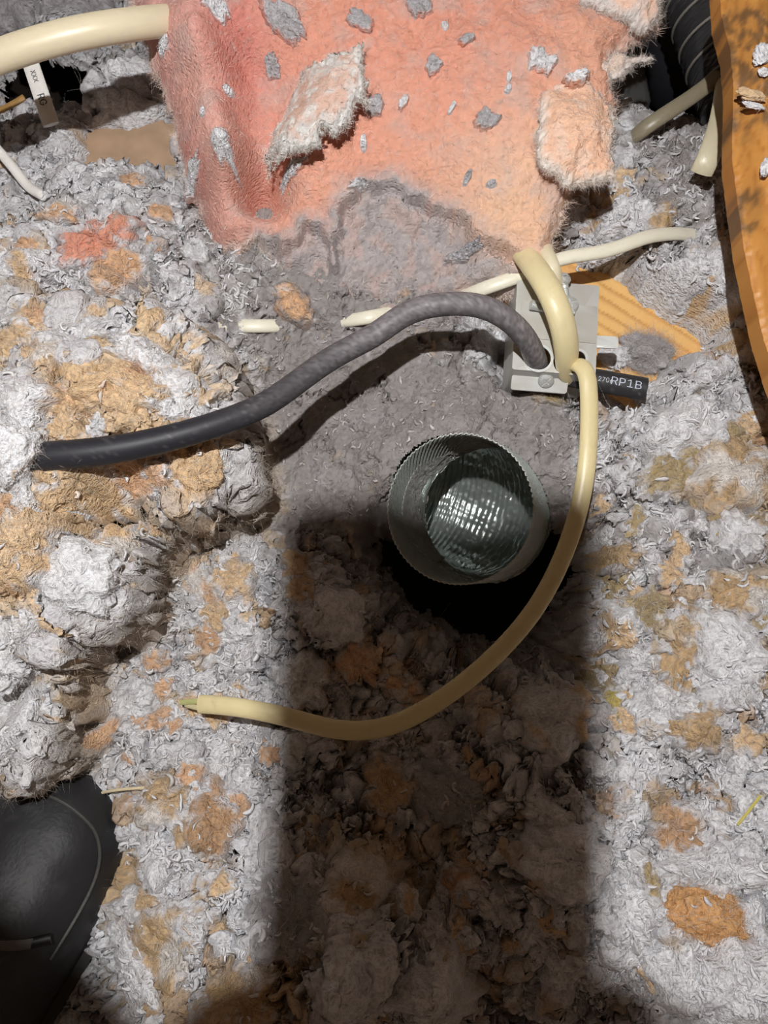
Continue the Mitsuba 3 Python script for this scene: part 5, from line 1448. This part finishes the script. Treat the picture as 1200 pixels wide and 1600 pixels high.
screw('screw', 889, 476, BT + .002, .0075, .0035, (.15, .25, 1))
screw('screw', 890, 487, BT + .005, .0042, .003, (.1, -.3, 1))
screw('screw', 881, 437, BT + .010, .0050, .0042, (.5, .3, .8))
screw('screw', 853, 594, BT - .012, .0062, .0032, (-.05, -.75, .66))
path = np.linspace(P(829, 476, BT + .006), P(856, 481, BT + .004), 60)
r = .0036 + .0005 * np.sin(np.arange(60) * 1.3)
v, f, _ = sweep(path, r, r, 14)
key = numbered('junction_box__screw')
put(key, v, f, 'mat_zinc', zinc_c(v, 711, .0), smooth=40)
labels[key] = {'label': 'threaded screw lying across'}
path = np.linspace(P(881, 437, BT + .012), P(884, 466, BT - .002), 60)
v, f, _ = sweep(path, r * .8, r * .8, 12)
put(numbered('junction_box__screw'), v, f, 'mat_zinc', zinc_c(v, 712, .1), smooth=40)
for (cx, cy), rr_ in holes[:1] + [holes[2]]:
    ringp = shapely.Point(cx, cy).buffer(rr_ + .0016, 24).difference(shapely.Point(cx, cy).buffer(rr_ - .0004, 24))
    v, f = extrude_on_box(ringp, BT, .0012)
    put(numbered('junction_box__bushing'), v, f, 'mat_zinc', zinc_c(v, 713, -.2), smooth=30)
# lip in front, standing in dust
v, f = extrude_on_box(shapely.box(.002, -.010, BW * .72, .0005).buffer(-.002).buffer(.002), BT - .014, .0014)
v[:, 2] += ((v[:, :2] - b3) @ by) * .5
put('junction_box__front_flange', v, f, 'mat_zinc', zinc_c(v, 714, .4), smooth=30)

# ------------------------------------------------------------------ boot
BA0 = P(88, 1250, .05)
toe_px, heel_px = (116, 1212), (-170, 1890)
ax0 = P(*toe_px, .02)[:2]; ax1 = P(*heel_px, .02)[:2]
bl = np.linalg.norm(ax1 - ax0); bdir = (ax1 - ax0) / bl
bnor = np.array([-bdir[1], bdir[0]])
if bnor[0] < 0: bnor = -bnor
STN = np.array([0, .015, .04, .08, .13, .2, .3, .42, .6, .8, .93, 1.0])
WR = 1.1 * np.array([.006, .024, .038, .048, .0535, .055, .0525, .047, .038, .037, .030, .004])   # half width of the outline to the right and left
ZT = np.array([.020, .036, .046, .054, .062, .070, .085, .115, .15, .16, .15, .06])        # height of the upper's crown


def boot_loft(scale_w, z0, top, n_s=90, n_a=44, arch=True, power=2.4, z1=None):
    s = np.linspace(0, 1, n_s) ** 1.35
    w = np.interp(s, STN, WR) * scale_w
    w = gaussian_filter(w, 1.0)
    zt = gaussian_filter(np.interp(s, STN, ZT), 2) if z1 is None else np.full(n_s, z1)
    a = np.linspace(0, np.pi, n_a)
    ca, sa = np.cos(a), np.sin(a)
    ex = np.sign(ca) * np.abs(ca) ** (2 / power)
    ez = np.abs(sa) ** (2 / power)
    xy = ax0[None, None] + (s * bl)[:, None, None] * bdir + (w[:, None] * ex[None])[..., None] * bnor
    zz = z0 + (zt - z0)[:, None] * ez[None]
    return xy, zz, s, a, ex


BZ = -.035
xy, zz, s_, a_, ex_ = boot_loft(.93, BZ + .018, None)
zz = zz + BZ * .35
v = np.concatenate([xy, zz[..., None]], -1).reshape(-1, 3)
n_s, n_a = xy.shape[:2]
i, j = np.meshgrid(np.arange(n_s - 1), np.arange(n_a - 1), indexing='ij')
q = np.stack([i * n_a + j, (i + 1) * n_a + j, (i + 1) * n_a + j + 1, i * n_a + j + 1], -1).reshape(-1, 4)
v[:, 2] += .0025 * fbm(v * 28, 3, 801)
sc = np.clip(sstep(.2, .6, fbm(v * 55, 3, 802)), 0, 1)
put('work_boot__upper', v, q, 'mat_leather', lerp([.020, .020, .022], [.05, .05, .052], sc))
tag('work_boot', 'black leather work boot with a worn round toe at the lower left', 'boot')
# sole with a rolled edge
sxy = boot_loft(1.06, 0, None, n_s=120)[0]
outl = np.vstack([sxy[:, 0], sxy[::-1, -1]])
m = trimesh.creation.extrude_polygon(Polygon(outl).buffer(.001).simplify(.0004), .03)
v = np.array(m.vertices); v[:, 2] += BZ - .012
put('work_boot__sole', v, np.array(m.faces), 'mat_black_vinyl', (.035, .034, .034), smooth=30)


def on_boot(s, e):
    """a point of the upper at share s of its length, e from -1 to 1 across"""
    k = np.interp(s, s_, np.arange(n_s))
    a = np.interp(-e, -ex_, np.arange(n_a))
    k0, k1 = int(k), min(int(k) + 1, n_s - 1)
    a0_, a1_ = int(a), min(int(a) + 1, n_a - 1)
    p = lambda i, j: np.array([*xy[i, j], zz[i, j]])
    fk, fa = k - k0, a - a0_
    return (1 - fk) * ((1 - fa) * p(k0, a0_) + fa * p(k0, a1_)) + fk * ((1 - fa) * p(k1, a0_) + fa * p(k1, a1_))


sgn = 1.0
seam_pts = [on_boot(s, e) for s, e in ((.055, -.55), (.05, -.2), (.052, .15), (.065, .45), (.09, .66), (.14, .78), (.20, .82), (.28, .83), (.36, .83))]
path = spline(np.array(seam_pts) + [0, 0, .0012], 80)
v, f, _ = sweep(path, .0014, .0012, 8)
put('work_boot__seam', v, f, 'mat_leather', (.045, .044, .042), smooth=40)
path2 = spline(np.array([on_boot(s, e) for s, e in ((.35, -.30), (.335, .1), (.325, .40), (.318, .60))]) + [0, 0, .0012], 40)
v, f, _ = sweep(path2, .0034, .0012, 10)
put('work_boot__strap', v, f, 'mat_leather', (.10, .095, .09), smooth=40)
v, f, _ = sweep(np.linspace(path2[-1] + [-.002, 0, .0005], path2[-1] + [.010, .002, -.003], 10), .0036, .0026, 10)
put('work_boot__strap_loop', v, f, 'mat_black_vinyl', (.004, .004, .004), smooth=40)

# ------------------------------------------------------------------ the dark gap at upper right: coiled black duct, added black shape standing for shade, grey panel
c0, c1 = P(1090, -110, .01), P(1180, 150, .0)
path = np.linspace(c0, c1, 240)
t = np.linspace(0, np.linalg.norm(c1 - c0), 240)
pitch = .021
r = .046 + .0022 * np.abs(np.sin(np.pi * t / pitch)) 
v, f, st = sweep(path, r, r, 72)
tdx = (c1 - c0) / np.linalg.norm(c1 - c0)
wr = .0026 * fbm(np.column_stack([st[:, 0] * 60, np.cos(st[:, 1]) * 11, np.sin(st[:, 1]) * 11]), 3, 901)
axis_pt = c0 + ((v - c0) @ tdx)[:, None] * tdx
rad = v - axis_pt
v = v + rad / (np.linalg.norm(rad, axis=1, keepdims=True) + 1e-6) * wr[:, None]
put('coiled_duct__film', v, f, 'mat_plastic_film', (.03, .03, .032), smooth=60)
tag('coiled_duct', 'black plastic flexible duct with wire coils behind the upright timber', 'flexible duct')
k = 1
_, ea_, eb_ = frames(path)
while k * pitch < t[-1]:
    p = c0 + tdx * k * pitch
    an = np.linspace(0, 2 * np.pi, 61)
    circ = p + .0478 * (np.cos(an)[:, None] * ea_[0] + np.sin(an)[:, None] * eb_[0])
    v, f, _ = sweep(circ, .0012, .0012, 6, up=tdx, caps=False)
    put(numbered('coiled_duct__wire_coil'), v, f, 'mat_plastic_film', (.20, .19, .17), smooth=60)
    k += 1
c0, c1 = P(1020, -140, -.10), P(1110, 175, -.15)  # black capsule added so the gap reads as deep shade
path = np.linspace(c0, c1, 40)
rr_ = .062 * np.sqrt(np.clip(1 - np.clip((np.linspace(0, 1, 40) - .72) / .30, 0, 1) ** 2, .02, 1))
v, f, _ = sweep(path, rr_, rr_, 48)
v += .002 * np.stack([fbm(v * 30 + k, 2, 905) for k in range(3)], 1)
put('black_jacket', v, f, 'mat_black_vinyl', (.012, .012, .015), smooth=60)
tag('black_jacket', 'added smooth black shape that darkens the gap between the pink batt and the timber', 'duct')
out = [P(a, b, -.01)[:2] for a, b in [(930, 60), (1000, 70), (1012, 110), (1020, 150), (1015, 170), (985, 200), (930, 205)]]
v, f, g, d, n, _ = sheet(out, lambda g, d: -.012 - .003 * (1 - sstep(0, .006, d)), lambda g, d: np.full(len(g), .010), .0016, 906, rag=.0)
put('grey_panel', v, f, 'mat_black_vinyl', (.045, .045, .045), smooth=40)
tag('grey_panel', 'dark grey rounded panel under the right edge of the pink batt', 'panel')

# ------------------------------------------------------------------ behind the lens: headlamp, phone, hands (they cast the shadow)
lp, ld = LAMP_POS, FWD
m = trimesh.creation.revolve([(0, .0), (.016, .0), (.022, .004), (.024, .012), (.024, .028), (.018, .034), (0, .034)], sections=40)
Rm = trimesh.geometry.align_vectors([0, 0, 1], -ld)
m.apply_transform(Rm)
v = np.array(m.vertices) + lp - ld * .001
put('headlamp__housing', v, np.array(m.faces), 'mat_black_vinyl', (.03, .03, .03), smooth=30)
tag('headlamp', 'black headlamp with a white light, above the phone', 'headlamp')
dv = np.array([[0, 0, 0]] + [[LAMP_R * math.cos(k * math.pi / 12), LAMP_R * math.sin(k * math.pi / 12), 0] for k in range(24)])
dfc = np.array([[0, 1 + (k + 1) % 24, 1 + k] for k in range(24)])
dv = dv @ Rm[:3, :3].T + lp + ld * .0005
scene['headlamp__lens'] = mikit.ply(trimesh.Trimesh(dv, dfc, process=False), {'type': 'diffuse', 'reflectance': {'type': 'rgb', 'value': .3}}, smooth=False,
                                    emitter={'type': 'area', 'radiance': {'type': 'rgb', 'value': [LAMP_POWER * x for x in (1.0, .985, .965)]}})


def slab(x0, x1, y0, y1, b0_, b1_, r):
    m = trimesh.creation.extrude_polygon(shapely.box(x0 + r, y0 + r, x1 - r, y1 - r).buffer(r, 10), b1_ - b0_)
    p = np.array(m.vertices)
    return CAM + np.outer(p[:, 0], RIGHT) + np.outer(p[:, 1], UP) - np.outer(p[:, 2] + b0_, FWD), np.array(m.faces)


PH = (-.0680, .0098, -.0150, .1392)
v, f = slab(*PH, .006, .013, .009)
put('smartphone__body', v, f, 'mat_black_vinyl', (.03, .03, .032), smooth=30)
v, f = slab(PH[0] + .003, PH[1] - .003, PH[2] + .003, PH[3] - .003, .0131, .0136, .007)
put('smartphone__screen', v, f, 'mat_plastic_film', (.01, .01, .012), smooth=30)
tag('smartphone', 'black smartphone held upside down over the duct', 'phone')
import manifold3d as m3


def capsule_chain(chain):
    parts = []
    for (p, r), (q, s) in zip(chain, chain[1:]):
        a = m3.Manifold.sphere(r, 14).translate(tuple(map(float, p)))
        b = m3.Manifold.sphere(s, 14).translate(tuple(map(float, q)))
        parts.append(m3.Manifold.batch_hull([a, b]))
    out = parts[0]
    for x in parts[1:]:
        out = out + x
    return out


def hand(side):
    K = lambda x, y, b: cam(x, y, b)
    if side > 0:      # holds the phone at its lower right edge
        body = capsule_chain([(K(.004, -.020, .040), .016), (K(.020, -.075, .06), .026), (K(.07, -.22, .11), .038)])
        for k in range(4):
            y = .012 - .018 * k
            body = body + capsule_chain([(K(-.002, y - .012, .040), .010), (K(.021, y - .002, .028), .0092), (K(.0235 - .001 * k, y, .012), .0082), (K(.006, y + .001, -.0015), .0070)])
        body = body + capsule_chain([(K(-.006, -.03, .040), .013), (K(-.028, -.008, .028), .010), (K(-.034, .018, .022), .0085)])
    else:
        body = capsule_chain([(K(-.104, .010, .030), .018), (K(-.142, .036, .045), .030), (K(-.25, .00, .10), .045)])
        for k in range(4):
            y = .008 - .017 * k
            body = body + capsule_chain([(K(-.098, y - .010, .032), .011), (K(-.086, y, .020), .0092), (K(-.076, y + .002, .004), .0082), (K(-.060, y + .003, -.0015), .0070)])
        body = body + capsule_chain([(K(-.088, -.02, .036), .013), (K(-.060, -.004, .028), .010), (K(-.042, .004, .022), .0085)])
    mm_ = body.to_mesh()
    t = trimesh.Trimesh(mm_.vert_properties[:, :3], mm_.tri_verts)
    t = t.subdivide_to_size(.014)
    trimesh.smoothing.filter_taubin(t, iterations=8)
    return np.array(t.vertices), np.array(t.faces)


for sd, nm in ((1, 'right'), (-1, 'left')):
    v, f = hand(sd)
    put(f'person__{nm}_hand', v, f, 'mat_dark', (.30, .18, .13))
tag('person', 'bare hands of a person holding the smartphone', 'person')
